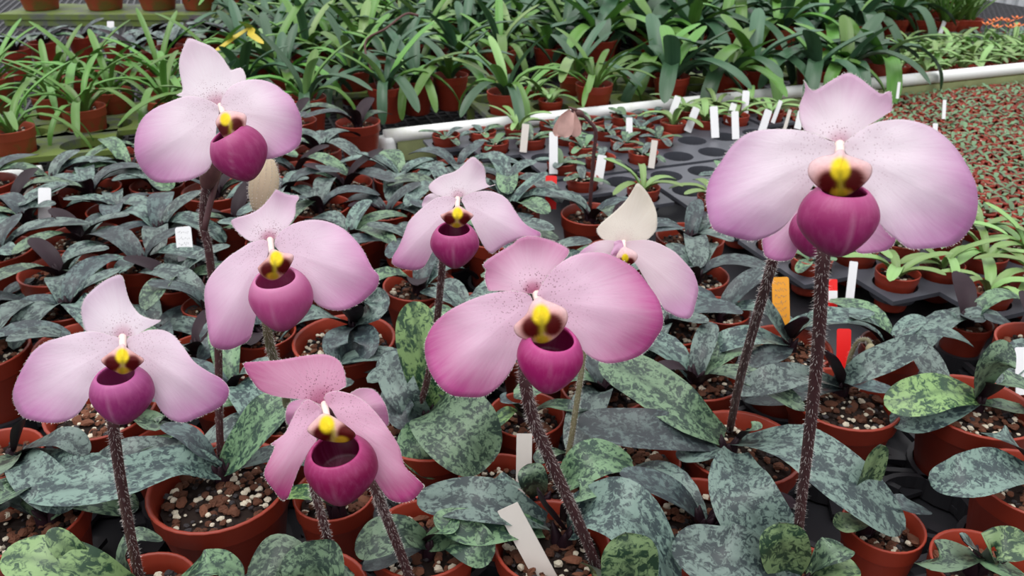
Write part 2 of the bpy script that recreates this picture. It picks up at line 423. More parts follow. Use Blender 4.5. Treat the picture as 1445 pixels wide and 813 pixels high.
# ------------------------------------------------------------------ leaves
def leaf_mesh(pts, W, mats, nh=V((0, 0, 1)), fold=.35, wav=0.0, kind='oval', n=14, m=4, seed=0, thick=.0010, name='leaf'):
    rng = random.Random(seed); ph = rng.uniform(0, 6)
    L = sum((cr(pts, (i+1)/20)-cr(pts, i/20)).length for i in range(20))
    top = []; bot = []; uv = []
    for i in range(n+1):
        t = 1-(1-i/n)**1.45
        p = cr(pts, t); T = (cr(pts, min(1, t+.02))-cr(pts, max(0, t-.02))).normalized()
        Nn = (nh - T*nh.dot(T))
        if Nn.length < .05: Nn = V((0, -1, .2)) - T*T.dot(V((0, -1, .2)))
        Nn.normalize(); Bn = T.cross(Nn)
        if kind == 'oval':
            w = .42 + .58*math.sin(min(1, t/.55)*pi/2) if t < .55 else math.sqrt(max(0, 1-((t-.55)/.45)**2.6))
            f = fold*(1-t)**1.6 + .10
        elif kind == 'strap':
            w = (.55+.45*math.sin(min(1, t/.45)*pi/2)) * (1 if t < .72 else math.sqrt(max(0, 1-((t-.72)/.28)**2.0)))
            f = fold*(1-t) + .15
        else:                                                        # pointed
            w = (.5+.5*math.sin(min(1, t/.4)*pi/2)) * (1 if t < .4 else max(0, 1-((t-.4)/.6)**1.8))
            f = fold*(1-t)**1.3 + .12
        w = max(w, .02)*W/2
        for j in range(m+1):
            x = -1 + 2*j/m
            off = f*w*(abs(x)**1.4) + wav*W*math.sin(t*9+ph+(1.6 if x > 0 else 0))*abs(x)**2 - .02*W*(1-abs(x))*0
            q = p + Bn*(x*w*math.cos(f*.5)) + Nn*off
            top.append(q); uv.append((x*w, t*L))
            bot.append(q - Nn*(thick*(1-abs(x)**4)+.00005))
    k = m+1; nt_ = len(top)
    mbx = MB()
    mbx.add(top, [(i*k+j, (i+1)*k+j, (i+1)*k+j+1, i*k+j+1) for i in range(n) for j in range(m)], 0)
    mbx.add(bot, [(i*k+j, i*k+j+1, (i+1)*k+j+1, (i+1)*k+j) for i in range(n) for j in range(m)], 1)
    me = mbx.mesh(name, mats)
    # make sure side 0 faces the normal hint
    ul = me.uv_layers.new(name='UVMap'); d = []
    uv2 = uv+uv
    for l in me.loops: d += uv2[l.vertex_index]
    ul.data.foreach_set('uv', d)
    c = me.polygons[(n//2)*m + m//2]
    i = n//2; T = (cr(pts, .52)-cr(pts, .48)).normalized(); Nn = (nh - T*nh.dot(T))
    if c.normal.dot(Nn) < 0: me.flip_normals()
    return me
def arch(az, L, rise, droop, base=.012, z0=0.0):
    """control points of a leaf that rises from a crown and arches over"""
    d = V((math.cos(az), math.sin(az), 0)); pts = []
    ang = rise; p = d*base*.3 + V((0, 0, z0)); n = 5; pts.append(p.copy())
    for i in range(n):
        p = p + (d*math.cos(ang) + V((0, 0, 1))*math.sin(ang))*(L/n); pts.append(p.copy())
        ang -= droop/n*(1.5 if i < 2 else .8)
    return pts
def crown_mesh(seed, s=1.0):
    rng = random.Random(seed); mb = MB()
    for i in range(5):
        a = i*2.4+rng.uniform(0, 1); d = V((math.cos(a), math.sin(a), 0))
        tube(mb, [V((0, 0, -.006))*s + d*.002, d*.005*s+V((0, 0, .008))*s, d*.008*s+V((0, 0, .018))*s], lambda t: s*(.0060*(1-t)+.0008), 4, 7)
    return mb.mesh('leaf_sheath', [M['under']])
CROWNS = [crown_mesh(s) for s in range(3)]
# prototype rosettes: lists of leaf meshes in pot coordinates (crown at origin)
ROS = []
for s in range(9):
    rng = random.Random(200+s); L = []; n = rng.choice((4, 5, 5, 6)); a0 = rng.uniform(0, 6)
    for i in range(n):
        az = a0 + (i % 2)*pi + (i//2)*.9 + rng.uniform(-.35, .35); inner = i >= n-2
        ln = rng.uniform(.085, .12)*(.7 if inner else 1); W = rng.uniform(.027, .036)*(.8 if inner else 1)
        pts = arch(az, ln, rng.uniform(1.0, 1.3) if inner else rng.uniform(.7, 1.1), rng.uniform(.8, 1.4) if inner else rng.uniform(1.1, 1.8))
        mt = rng.choice(('leaf_grey', 'leaf_grey', 'leaf_green', 'leaf_dark')) if not inner else rng.choice(('leaf_dark', 'under', 'leaf_grey'))
        L.append(leaf_mesh(pts, W, [M[mt], M['under']], V((0, 0, 1)), .55, rng.uniform(0, .05), 'oval', 10, 4, s*10+i))
    ROS.append(L)

PLANTS = []       # (root, label pieces) for later naming
def empty(name, loc, rz=0):
    o = bpy.data.objects.new(name, None); o.empty_display_size = .02; COL.objects.link(o); o.location = loc; o.rotation_euler.z = rz; return o
RING_POS = []
def orchid(pos, D, ros=None, leaves=(), rz=None, chips=0, z0=0.006, name='potted_orchid', seed=0, sc=1.0, crown=True):
    """pot standing at pos; ros = prototype rosette; leaves = pixel-read leaves [(px,py,z)...], width, mat, normal, fold"""
    pm, mixes, h = pot_pair(D)
    rng = random.Random(seed*13+5)
    root = empty(name, (pos.x, pos.y, z0))
    ob('pot', pm, root).rotation_euler.z = rng.uniform(0, 6)
    mx = ob('potting_mix', mixes[seed % 3], root); mx.rotation_euler.z = rng.uniform(0, 6); mx['kind'] = 'stuff'
    for c in range(chips):
        nm, me = CHIPS[rng.randrange(7)]
        q = math.sqrt(rng.random())*.80*D/2; a = rng.uniform(0, 6.28)
        o = ob(nm, me, root, (q*math.cos(a), q*math.sin(a), h*.86+.002)); s = rng.uniform(.0030, .0066)*(1 if nm == 'bark_chip' else .62)
        o.scale = (s, s, s); o.rotation_euler = (rng.uniform(-.5, .5), rng.uniform(-.5, .5), rng.uniform(0, 6))
    cz = h*.86
    if crown and (ros is not None or leaves):
        o = ob('leaf_sheath', CROWNS[seed % 3], root, (0, 0, cz)); o.rotation_euler.z = rng.uniform(0, 6)
        if leaves:
            b = [G(*l[0][0]) for l in leaves]; c = sum(b, V())/len(b); o.location = (c.x-pos.x, c.y-pos.y, cz)
    if ros is not None:
        rz = rng.uniform(0, 6.28) if rz is None else rz
        for me in ROS[ros]:
            o = ob('leaf', me, root, (0, 0, cz)); o.rotation_euler.z = rz; k = sc*rng.uniform(.92, 1.1); o.scale = (k, k, k)
    for i, l in enumerate(leaves):
        pts = [G(*q) - root.location for q in l[0]]
        W = l[1]; mt = l[2] if len(l) > 2 else 'leaf_grey'; nh = V(l[3]) if len(l) > 3 else V((0, 0, 1)); fo = l[4] if len(l) > 4 else .35
        kd = l[5] if len(l) > 5 else 'oval'
        un = 'under' if mt != 'leaf_bright' else 'under_green'
        ob('leaf', leaf_mesh(pts, W, [M[mt], M[un]], nh, fo, .03, kd, 18, 6, seed*20+i), root)
    return root
# ------------------------------------------------------------------ orchid flowers
def closed(pts, n):
    k = len(pts); out = []
    # resample a closed Catmull-Rom through pts
    for i in range(n):
        x = i/n*k; j = int(x); u = x-j
        p0, p1, p2, p3 = (V((*pts[(j+q) % k], 0)) for q in (-1, 0, 1, 2))
        p = .5*((2*p1)+(p2-p0)*u+(2*p0-5*p1+4*p2-p3)*u*u+(3*p1-p0-3*p2+p3)*u**3)
        out.append((p.x, p.y))
    return out
def colattr(me, cols, specks):
    a = me.attributes.new('tint', 'FLOAT_COLOR', 'POINT'); d = []
    for c in cols: d += [*c, 1.0]
    a.data.foreach_set('color', d)
    s = me.attributes.new('speck', 'FLOAT', 'POINT'); s.data.foreach_set('value', specks)
def lerp(a, b, t):
    t = min(max(t, 0), 1); return tuple(x+(y-x)*t for x, y in zip(a, b))
def sstep(a, b, x):
    t = min(max((x-a)/(b-a), 0), 1); return t*t*(3-2*t)
class Fl:
    """one flower: crop frame of the photograph readings, depth, colours"""
    def __init__(s, ox, oy, sc, c, d0, kx=0.0, ky=0.0):
        s.ox, s.oy, s.sc, s.d0, s.kx, s.ky = ox, oy, sc, d0, kx, ky
        s.c = s.px(c); s.spots = []
    def px(s, p): return (s.ox+p[0]/s.sc, s.oy+p[1]/s.sc)
    def depth(s, q):
        m = s.d0/FPX
        return s.d0 + s.kx*(q[0]-s.c[0])*m + s.ky*(q[1]-s.c[1])*m
def petal(F, root, parent, name, outline, base, pale, edge, bulge=.10, back=0.0, ripple=.004, r0=.36, r1=1.05, speck=.0, dz=0.0, curl=None, label=None, fuzz=True):
    ol = closed([F.px(p) for p in outline], 88); b = F.px(base); n = len(ol); K = 15
    cc = (sum(p[0] for p in ol)/n, sum(p[1] for p in ol)/n)
    for _ in range(12):
        an = [math.atan2(p[1]-b[1], p[0]-b[0]) for p in ol]
        dl = [(an[(i+1) % n]-an[i]+pi) % (2*pi)-pi for i in range(n)]
        if abs(sum(dl)) > 5: break
        b = (b[0]+(cc[0]-b[0])*.04, b[1]+(cc[1]-b[1])*.04)
    sg = 1 if sum(dl) > 0 else -1; i0 = max(range(n), key=lambda i: math.hypot(ol[i][0]-b[0], ol[i][1]-b[1])); cur = 0.0; mxa = 0.0
    for k in range(1, n):
        i = (i0+k) % n; cur += dl[i-1]*sg
        mxa = max(cur, mxa+.0015)
        if cur < mxa: l = math.hypot(ol[i][0]-b[0], ol[i][1]-b[1]); a = an[i0]+sg*mxa; ol[i] = (b[0]+l*math.cos(a), b[1]+l*math.sin(a))
    dist = [math.hypot(p[0]-b[0], p[1]-b[1]) for p in ol]; mx = max(dist); size = mx/FPX*F.d0
    ai = dist.index(mx); axx, axy = (ol[ai][0]-b[0])/mx, (ol[ai][1]-b[1])/mx
    cxm = sum(p[0] for p in ol)/n; cym = sum(p[1] for p in ol)/n
    am = math.hypot(cxm-b[0], cym-b[1]) or 1; axx, axy = (cxm-b[0])/am, (cym-b[1])/am
    rng = random.Random(int(sum(outline[0])*7 + sum(outline[1])*3 + len(name))); ph = rng.uniform(0, 6)
    vv = []; cols = []; sp = []; uvs = []
    for i in range(K+1):
        t = .02 + .98*(i/K)**.92
        for j in range(n):
            o = ol[j]; q = (b[0]+(o[0]-b[0])*t, b[1]+(o[1]-b[1])*t)
            r = dist[j]*t/mx; lat = ((q[0]-b[0])*-axy + (q[1]-b[1])*axx)/mx; along = ((q[0]-b[0])*axx+(q[1]-b[1])*axy)/mx
            d = F.depth(q) + dz - bulge*size*math.sin(pi*min(1, r*.95))*(1-.8*abs(lat)) + back*size*r*r
            d += .05*size*abs(lat)**1.3*2 + ripple*math.sin(math.atan2(lat, along+.001)*7+ph)*r**3
            d += size*.018*noise.noise(V((q[0]*.035, q[1]*.035, ph)))
            if curl: d += curl(q, t, r, size)
            vv.append(P(q[0], q[1], d) - root.location)
            rr = sstep(r0, r1, r) * (.50+.50*sstep(.0, .45, abs(lat)/(max(r, .1)) + .35*r**3)) + .16*t**8*r
            cols.append(lerp(lerp(pale, edge, rr), lin((186, 84, 130)), .85*speck*sstep(.24, .04, r) if name == 'dorsal_sepal' else 0)); sp.append(speck*sstep(.5, .12, r)*sstep(.0, .05, r)*(1 if abs(lat) > .015 else .5))
            aa = math.atan2(lat, max(along, .02)); uvs.append((aa/1.6*size*14+.5, r*size*14))
    ff = [(i*n+j, i*n+(j+1) % n, (i+1)*n+(j+1) % n, (i+1)*n+j) for i in range(K) for j in range(n)]
    ff.append(tuple(range(n-1, -1, -1)))
    me = bpy.data.meshes.new(name); me.from_pydata(vv, [], ff); me.materials.append(M['petal'])
    me.polygons.foreach_set('use_smooth', [True]*len(ff)); me.update()
    mid = me.polygons[(K//2)*n]
    if mid.normal.dot(FW) > 0: me.flip_normals()
    colattr(me, cols, sp)
    ul = me.uv_layers.new(name='UVMap'); d = []
    for l in me.loops: d += uvs[l.vertex_index]
    ul.data.foreach_set('uv', d)
    o = ob(name, me, parent)
    so = o.modifiers.new('thickness', 'SOLIDIFY'); so.thickness = .0007; so.offset = -1
    if label: o['label'] = label
    if fuzz:
        for j in range(n):
            for k in range(3):
                u = rng.random(); a = vv[K*n+j]*(1-u) + vv[K*n+(j+1) % n]*u
                bb = vv[(K-2)*n+j]; dr = (a-bb).normalized()
                F.spots.append((a, (dr + V((rng.uniform(-.6, .6), rng.uniform(-.6, .6), rng.uniform(-.6, .6)))).normalized(), rng.uniform(.0004, .0011)))
    return o
def pouch(F, root, parent, cx, cy, w, h, cols, off=.013, tau=40, th0=44, roll=0.0, yaw=0.0, whit=.18):
    """slipper lip with an open rolled rim; photograph readings give its centre and size"""
    c = F.px((cx, cy)); D = F.depth(c); m = D/FPX/F.sc
    rx, ry, rz = w/2*m, h/2*m, (w+h)/4*m*.98
    C = P(c[0], c[1], D-off*1.0) - root.location
    ta = math.radians(tau); t0 = math.radians(th0)
    a = V((math.sin(yaw)*math.sin(ta), math.cos(ta), math.cos(yaw)*math.sin(ta)))
    e1 = V((1, 0, 0)); e1 = (e1 - a*e1.dot(a)).normalized(); e2 = a.cross(e1)
    NF, NI = 22, 9; n = 48; rows = []
    for i in range(NI): u = i/(NI-1); rows.append((t0+.04+(1-u)*1.25, .72+.19*u**.7, 'i', 1-u))
    for th, s in ((t0-.03, .955), (t0-.045, .985), (t0-.02, 1.005)): rows.append((th, s, 'r', 0))
    for i in range(NF+1): u = i/NF; rows.append((t0+.02+(pi-t0-.03)*u, 1.0+.02*math.exp(-u*18), 'o', u))
    vv = []; cl = []; sp = []; uv = []
    rim, body, bot, ins = cols
    cro, sro = math.cos(roll), math.sin(roll)
    for th, s, kind, u in rows:
        for j in range(n):
            f = 2*pi*j/n
            front = max(0, math.sin(f)*1.0)
            th_ = th
            wq = (1-u)**2 if kind != 'i' else (1-u)**1.5
            th_ = th + (.03*max(0, -math.sin(f))**2 + .09*math.cos(f)**2 - .05*max(0, math.sin(f)))*wq
            d = a*math.cos(th_) + (e1*math.cos(f) + e2*math.sin(f))*math.sin(th_)
            x, y, z = d.x*s, d.y*s, d.z*s
            tap = 1 - .34*max(0, -y)**1.35 + .03*max(0, y)
            x *= tap; z *= 1-.10*max(0, -y)
            x, y = x*cro - y*sro, x*sro + y*cro
            vv.append(C + RT*(x*rx) + UP*(y*ry) - FW*(z*rz))
            lon = math.atan2(x, z if z > 0 else .2)
            if kind == 'o':
                k = lerp(rim, body, sstep(0, .22, u)); k = lerp(k, bot, sstep(.35, .95, u))
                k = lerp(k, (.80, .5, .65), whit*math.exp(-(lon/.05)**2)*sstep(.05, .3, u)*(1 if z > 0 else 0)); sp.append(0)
            elif kind == 'r': k = rim; sp.append(0)
            else:
                fr = math.exp(-(x/.20)**2)*sstep(.95, .5, u)*(1 if z > 0 else .25); k = lerp(tuple(q*(1.15-.2*u) for q in ins), (.78, .62, .64), fr); sp.append(fr)
            cl.append(k); uv.append((j/n*1.0 if j < n/2 else 1-j/n, (u if kind == 'o' else .0)*1.0))
    ff = [(i*n+j, (i+1)*n+j, (i+1)*n+(j+1) % n, i*n+(j+1) % n) for i in range(len(rows)-1) for j in range(n)]
    ff.append(tuple(range(n))); ff.append(tuple((len(rows)-1)*n+j for j in range(n-1, -1, -1)))
    me = bpy.data.meshes.new('pouch'); me.from_pydata(vv, [], ff); me.materials.append(M['pouch'])
    me.polygons.foreach_set('use_smooth', [True]*len(ff)); me.update()
    colattr(me, cl, sp)
    ul = me.uv_layers.new(name='UVMap'); d = []
    for l in me.loops: d += uv[l.vertex_index]
    ul.data.foreach_set('uv', d)
    o = ob('pouch', me, parent); o['label'] = 'magenta slipper shaped pouch'
    return o
def shield(F, root, parent, outline, yel, red, low, off=.019, pale=(.76, .53, .55), size=None):
    """staminode: convex shield, yellow boss, dark red blotches; yel/red/low are crop readings of the marks"""
    ol = closed([F.px(p) for p in outline], 48); n = 48; K = 16
    bx = sum(p[0] for p in ol)/n; by = sum(p[1] for p in ol)/n
    mx = max(math.hypot(p[0]-bx, p[1]-by) for p in ol); sz = mx/FPX*F.d0
    vv = []; cl = []
    Y = F.px(yel); Rd = [F.px(p) for p in red]; Lo = F.px(low)
    for i in range(K+1):
        t = .03+.97*i/K
        for j in range(n):
            q = (bx+(ol[j][0]-bx)*t, by+(ol[j][1]-by)*t)
            d = F.depth(q) - off - sz*.42*(1-t*t) - sz*.05*math.cos((q[0]-bx)/mx*6)*(1-t)
            d += sz*.12*math.exp(-((q[0]-bx)/(mx*.14))**2)*sstep(0, 1, (q[1]-by)/mx+.3)
            vv.append(P(q[0], q[1], d) - root.location)
            g = lambda p, sx, sy: math.exp(-(((q[0]-p[0])/(mx*sx))**2 + ((q[1]-p[1])/(mx*sy))**2)**1.5)
            k = pale
            rd = max(g(p, .42, .42) for p in Rd); k = lerp(k, (.60, .13, .05), min(.9, max(math.exp(-((q[0]-p[0])/(mx*.46))**2-((q[1]-p[1])/(mx*.46))**2) for p in Rd)*1.0))
            k = lerp(k, (.075, .002, .002), sstep(.12, .75, rd))
            k = lerp(k, (.52, .30, .02), sstep(.2, .9, g(Lo, .34, .20)))
            k = lerp(k, (.80, .60, .015), sstep(.15, .75, g(Y, .32, .38)))
            k = lerp(k, (.42, .34, .02), .8*math.exp(-((q[0]-(Y[0]+Lo[0])/2)/(mx*.10))**2)*sstep(Y[1]-.1*mx, Y[1]+.3*mx, q[1])*sstep(Lo[1]+.25*mx, Lo[1]-.05*mx, q[1]))
            cl.append(k)
    ff = [(i*n+j, i*n+(j+1) % n, (i+1)*n+(j+1) % n, (i+1)*n+j) for i in range(K) for j in range(n)]
    ff.append(tuple(range(n-1, -1, -1)))
    me = bpy.data.meshes.new('shield'); me.from_pydata(vv, [], ff); me.materials.append(M['shield'])
    me.polygons.foreach_set('use_smooth', [True]*len(ff)); me.update()
    if me.polygons[n*8].normal.dot(FW) > 0: me.flip_normals()
    colattr(me, cl, [0]*len(cl))
    o = ob('shield', me, parent); o['label'] = 'yellow and dark red central shield'
    so = o.modifiers.new('thickness', 'SOLIDIFY'); so.thickness = .0008; so.offset = -1
    return o
def column(F, root, top, bot, r=.0024):
    """flower body: creamy column in front, ovary behind"""
    a = F.px(top); b = F.px(bot); mb = MB()
    tube(mb, [P(a[0], a[1], F.depth(a)+.008)-root.location, P(a[0], a[1]+2, F.depth(a)+.001)-root.location, P(b[0], b[1], F.depth(b)-.010)-root.location], lambda t: r*(1-.45*t), 10, 10)
    o = mb.build('flower', M['cream'], root)
    return o
M['cream'] = plain('cream_column', (236, 214, 204), .5, .3, .05)
def fuzz(F, parent):
    mb = MB(); hairs(mb, F.spots, random.Random(3), .00009)
    o = mb.build('petal_fuzz', M['hair'], parent, False); o['kind'] = 'stuff'
def flower_stem(root, pts, d0, d1, r=.0026, m='stem', bracts=(), hair=330, top=None, seed=1):
    """pts pixel readings from base to top; depth runs from d0 at the base to d1 at the top"""
    L = [0]
    for a, b in zip(pts, pts[1:]): L.append(L[-1]+math.hypot(a[0]-b[0], a[1]-b[1]))
    W = [P(p[0], p[1], 1/((1-l/L[-1])/d0 + (l/L[-1])/d1)) - root.location for p, l in zip(pts, L)]
    if top is not None: W += [P(*q) - root.location for q in top]
    mb = MB(); tube(mb, W, lambda t: r*(1.08-.2*t), 36, 10)
    st = mb.build('flower_stem', M[m], root)
    rng = random.Random(seed*7+1); sp = []
    for i in range(hair*4):
        t = rng.random(); p = cr(W, t); T = (cr(W, min(1, t+.01))-cr(W, max(0, t-.01))).normalized()
        d = T.cross(V((rng.uniform(-1, 1), rng.uniform(-1, 1), rng.uniform(-1, 1)))).normalized()
        sp.append((p+d*r*.9, (d+V((0, 0, -.15))).normalized(), rng.uniform(.0010, .0027)))
    hb = MB(); hairs(hb, sp, rng, .00006); h = hb.build('stem_hair', M['hair'], st, False); h['kind'] = 'stuff'
    for (t0, t1, rr, bm) in bracts:
        bb = MB(); n = 8; seg = [cr(W, t0+(t1-t0)*i/n) for i in range(n+1)]
        tube(bb, seg, lambda t: rr*(.45+.75*math.sin(pi*min(1, .12+t*.9))), 14, 10)
        e = seg[-1]; T = (seg[-1]-seg[-2]).normalized(); sd = T.cross(V((0, 1, 0))).normalized()
        tube(bb, [seg[-3]-sd*rr*.6, seg[-1]-sd*rr*.95+T*.003, seg[-1]-sd*rr*1.3+T*.009], lambda t: rr*(.75-.62*t), 6, 6)
        bo = bb.build('bract', M[bm], st)
    return st, W
def base_d(px, py, z=.08):
    q = G(px, py, z); return (q-CAMP).dot(FW)
# colours
PALE = lin((248, 238, 245)); WHITE = lin((240, 230, 236))
MAG = (lin((182, 76, 134)), lin((158, 40, 106)), lin((120, 18, 72)), lin((128, 30, 84)))
MAGD = (lin((168, 48, 110)), lin((136, 16, 76)), lin((102, 6, 48)), lin((112, 14, 62)))
MAGL = (lin((206, 126, 170)), lin((180, 76, 134)), lin((150, 40, 102)), lin((186, 90, 142)))
# ------------------------------------------------------------------ flowering plants and foreground pots (pixel readings turned into bench positions)
HERO = []      # name, px, py, D, kwargs
def seat(px, yf, w):
    """pot from its front lip: lip centre x, lip front y and rim width in the photograph give place and size"""
    D = .08
    for _ in range(8):
        h = .006 + (.05+.036*min(1, D/.09)); p = G(px, yf, h); d = V((p.x, p.y, 0)).normalized(); c = p + d*D/2
        D = w/FPX*(c-CAMP).dot(FW)
    return V((c.x, c.y, 0)), min(max(D, .05), .108)
def hero(key, px, yf, w, label, **kw):
    p, D = seat(px, yf, w); HERO.append([key, p, D, label, kw])
up_ = V((0, -.75, .65)); cam_up = V((0, -.9, .35))
hero('A', 298, 723, 191, 'large pot front left carrying the tallest upper left pink flower on a forked stem', chips=16, leaves=[
    ([(310, 668, .088), (250, 655, .11), (150, 680, .125), (32, 697, .112)], 0.0378, 'leaf_grey', V((0, -.35, 1))),
    ([(318, 660, .088), (340, 632, .12), (372, 592, .15), (408, 558, .165)], 0.0386, 'leaf_green', V((-.5, -.6, .6)), .3),
    ([(325, 668, .088), (360, 650, .105), (400, 640, .115), (432, 655, .10)], 0.0252, 'leaf_grey'),
    ([(306, 664, .088), (240, 640, .105), (180, 640, .112), (125, 655, .10)], 0.0286, 'leaf_grey', V((0, -.3, 1))),
    ([(312, 660, .088), (290, 640, .105), (262, 612, .12), (228, 600, .12)], 0.0185, 'leaf_dark')])
hero('left1', 55, 772, 158, 'pot of bark chips near the lower left edge, under mottled leaf tips', chips=16, leaves=[
    ([(70, 728, .085), (105, 700, .095), (150, 702, .10), (196, 716, .085)], 0.0286, 'leaf_green', V((0, -.4, 1))),
    ([(62, 728, .085), (30, 690, .11), (0, 700, .115), (-40, 715, .10)], 0.0302, 'leaf_green'),
    ([(64, 726, .085), (20, 705, .10), (-20, 720, .10)], 0.0252, 'leaf_grey')])
hero('left2', 12, 672, 122, 'pot at the left edge behind the broad grey mottled leaves', chips=6, leaves=[
    ([(28, 640, .088), (60, 625, .115), (95, 620, .12), (126, 640, .108)], 0.0252, 'leaf_grey'),
    ([(28, 642, .088), (40, 660, .115), (70, 690, .115), (108, 712, .10)], 0.0336, 'leaf_grey', V((.1, -.4, 1))),
    ([(22, 644, .088), (-5, 660, .11), (-40, 680, .10)], 0.0286, 'leaf_green'),
    ([(30, 640, .088), (70, 650, .11), (110, 655, .11), (150, 640, .105)], 0.0286, 'leaf_grey'),
    ([(20, 636, .088), (25, 610, .12), (33, 592, .14), (48, 578, .15)], 0.0118, 'leaf_dark')])
hero('B', 215, 892, 152, 'pot at the bottom edge left, bearing the lowest left flower with drooping petals', chips=8, leaves=[
    ([(195, 838, .088), (130, 812, .12), (60, 792, .135), (3, 782, .135)], 0.0336, 'leaf_bright', V((0, -.4, 1))),
    ([(180, 825, .09), (175, 780, .115), (195, 755, .125), (230, 762, .115)], 0.0143, 'leaf_green'),
    ([(150, 815, .10), (115, 792, .125), (92, 770, .14), (68, 748, .15)], 0.0168, 'leaf_bright', V((.2, -.7, .7))),
    ([(235, 840, .09), (280, 805, .12), (310, 798, .12), (345, 812, .11)], 0.0252, 'leaf_green')])
hero('left3', 160, 624, 150, 'pot of bark and white stones right behind the drooping lower left flower', chips=22, leaves=[
    ([(185, 585, .088), (205, 590, .10), (222, 600, .105), (238, 595, .10)], 0.0218, 'leaf_green'),
    ([(170, 580, .088), (145, 560, .12), (128, 548, .14)], 0.0151, 'leaf_dark'),
    ([(178, 580, .088), (205, 560, .11), (235, 562, .11)], 0.0202, 'leaf_dark')])
hero('left4', 252, 674, 108, 'small pot with the handwritten white tag leaning in it, left of the forked stem', chips=6, leaves=[
    ([(250, 612, .088), (225, 622, .105), (190, 632, .11), (160, 640, .10)], 0.0185, 'leaf_green'),
    ([(252, 612, .088), (235, 640, .10), (220, 650, .095)], 0.0235, 'leaf_dark')])
hero('stones', 477, 734, 112, 'small pot of white stones between the two bottom centre stems', chips=22, leaves=[
    ([(470, 716, .08), (445, 700, .10), (420, 695, .10), (395, 700, .09)], 0.0185, 'leaf_bright'),
    ([(480, 714, .08), (460, 690, .11), (440, 680, .115)], 0.0168, 'leaf_bright')])
hero('E', 448, 905, 160, 'pot at the bottom edge left of centre, thin stem holding the pink flower hidden behind', leaves=[
    ([(445, 850, .088), (415, 812, .12), (385, 792, .13), (350, 800, .12)], 0.0353, 'leaf_green', V((0, -.4, 1))),
    ([(455, 850, .088), (448, 812, .12), (440, 785, .135), (432, 764, .145)], 0.0403, 'leaf_green', V((0, -.8, .6))),
    ([(440, 852, .088), (410, 830, .11), (370, 815, .12), (330, 822, .10)], 0.0302, 'leaf_grey'),
    ([(458, 850, .088), (480, 815, .11), (490, 800, .115)], 0.0202, 'leaf_green')])
hero('E2', 601, 817, 156, 'pot at the bottom centre bearing the deep magenta drooping flower, leaves spread over its bark', chips=22, leaves=[
    ([(600, 766, .086), (570, 752, .11), (535, 760, .118), (500, 776, .108)], 0.0286, 'leaf_green', V((0, -.5, 1))),
    ([(604, 768, .086), (640, 755, .10), (670, 770, .105), (694, 790, .095)], 0.0302, 'leaf_green', V((0, -.5, 1))),
    ([(598, 770, .086), (565, 780, .09), (535, 792, .095), (512, 795, .09)], 0.0202, 'leaf_dark'),
    ([(602, 762, .086), (625, 745, .11), (648, 742, .115)], 0.0202, 'leaf_green')])
hero('D', 611, 650, 158, 'pot with the big upright green mottled leaf below the small centre flower', chips=14, leaves=[
    ([(604, 582, .088), (606, 540, .12), (592, 480, .16), (583, 425, .19)], 0.0420, 'leaf_bright', V((.15, -.95, .3)), .3),
    ([(600, 588, .088), (572, 560, .115), (556, 525, .125), (548, 496, .13)], 0.0319, 'leaf_grey', V((0, -.8, .6))),
    ([(606, 580, .088), (622, 580, .125), (655, 612, .128), (694, 652, .10)], 0.0640, 'leaf_green', V((-.1, -.55, .85)), .2),
    ([(600, 590, .088), (585, 615, .095), (590, 640, .09), (622, 672, .07)], 0.0286, 'leaf_green', V((0, -.6, .8))),
    ([(598, 588, .088), (575, 590, .10), (560, 572, .105), (545, 545, .11)], 0.0269, 'leaf_dark', V((0, -.7, .7)))])
hero('mid1', 745, 621, 106, 'small pot behind the front centre stem with pale stones and light leaves', chips=16, leaves=[
    ([(738, 588, .08), (722, 580, .095), (705, 592, .10), (690, 606, .095)], 0.0151, 'leaf_bright'),
    ([(748, 586, .08), (775, 572, .10), (810, 575, .105), (840, 570, .095)], 0.0185, 'leaf_green'),
    ([(742, 584, .08), (720, 566, .11), (705, 560, .115)], 0.0168, 'leaf_dark')])
hero('mid2', 733, 728, 118, 'pot with an upright plain tag, just left of the long front stem', chips=4, leaves=[
    ([(790, 690, .095), (820, 660, .12), (850, 645, .125), (892, 652, .105)], 0.0336, 'leaf_green', V((0, -.4, 1))),
    ([(758, 700, .09), (752, 675, .125), (745, 655, .135)], 0.0218, 'leaf_green', V((0, -.8, .5))),
    ([(740, 690, .09), (715, 682, .105), (688, 690, .10)], 0.0202, 'leaf_grey')])
hero('mid3', 868, 685, 122, 'pot of white stones beneath the dark leaf, right of the long front stem', chips=24, leaves=[
    ([(870, 640, .085), (842, 640, .095), (818, 650, .095)], 0.0134, 'leaf_dark')])
hero('F', 768, 810, 164, 'front centre pot with a leaning blank tag, bearing the largest centre flower', chips=16, leaves=[
    ([(770, 738, .088), (715, 715, .115), (655, 705, .12), (588, 702, .11)], 0.0353, 'leaf_grey', V((0, -.4, 1))),
    ([(765, 750, .088), (720, 742, .105), (665, 745, .11), (612, 728, .115)], 0.0269, 'leaf_green', V((0, -.5, 1))),
    ([(800, 745, .088), (840, 715, .13), (895, 735, .135), (955, 830, .09)], 0.0470, 'leaf_grey', V((.25, -.45, .9)), .2),
    ([(830, 800, .10), (880, 820, .13), (888, 785, .16), (883, 752, .175)], 0.0353, 'leaf_bright', V((0, -.95, .3))),
    ([(800, 735, .088), (812, 705, .12), (825, 692, .13), (852, 690, .125)], 0.0235, 'leaf_green'),
    ([(795, 745, .088), (770, 715, .12), (760, 690, .14)], 0.0151, 'leaf_dark')])
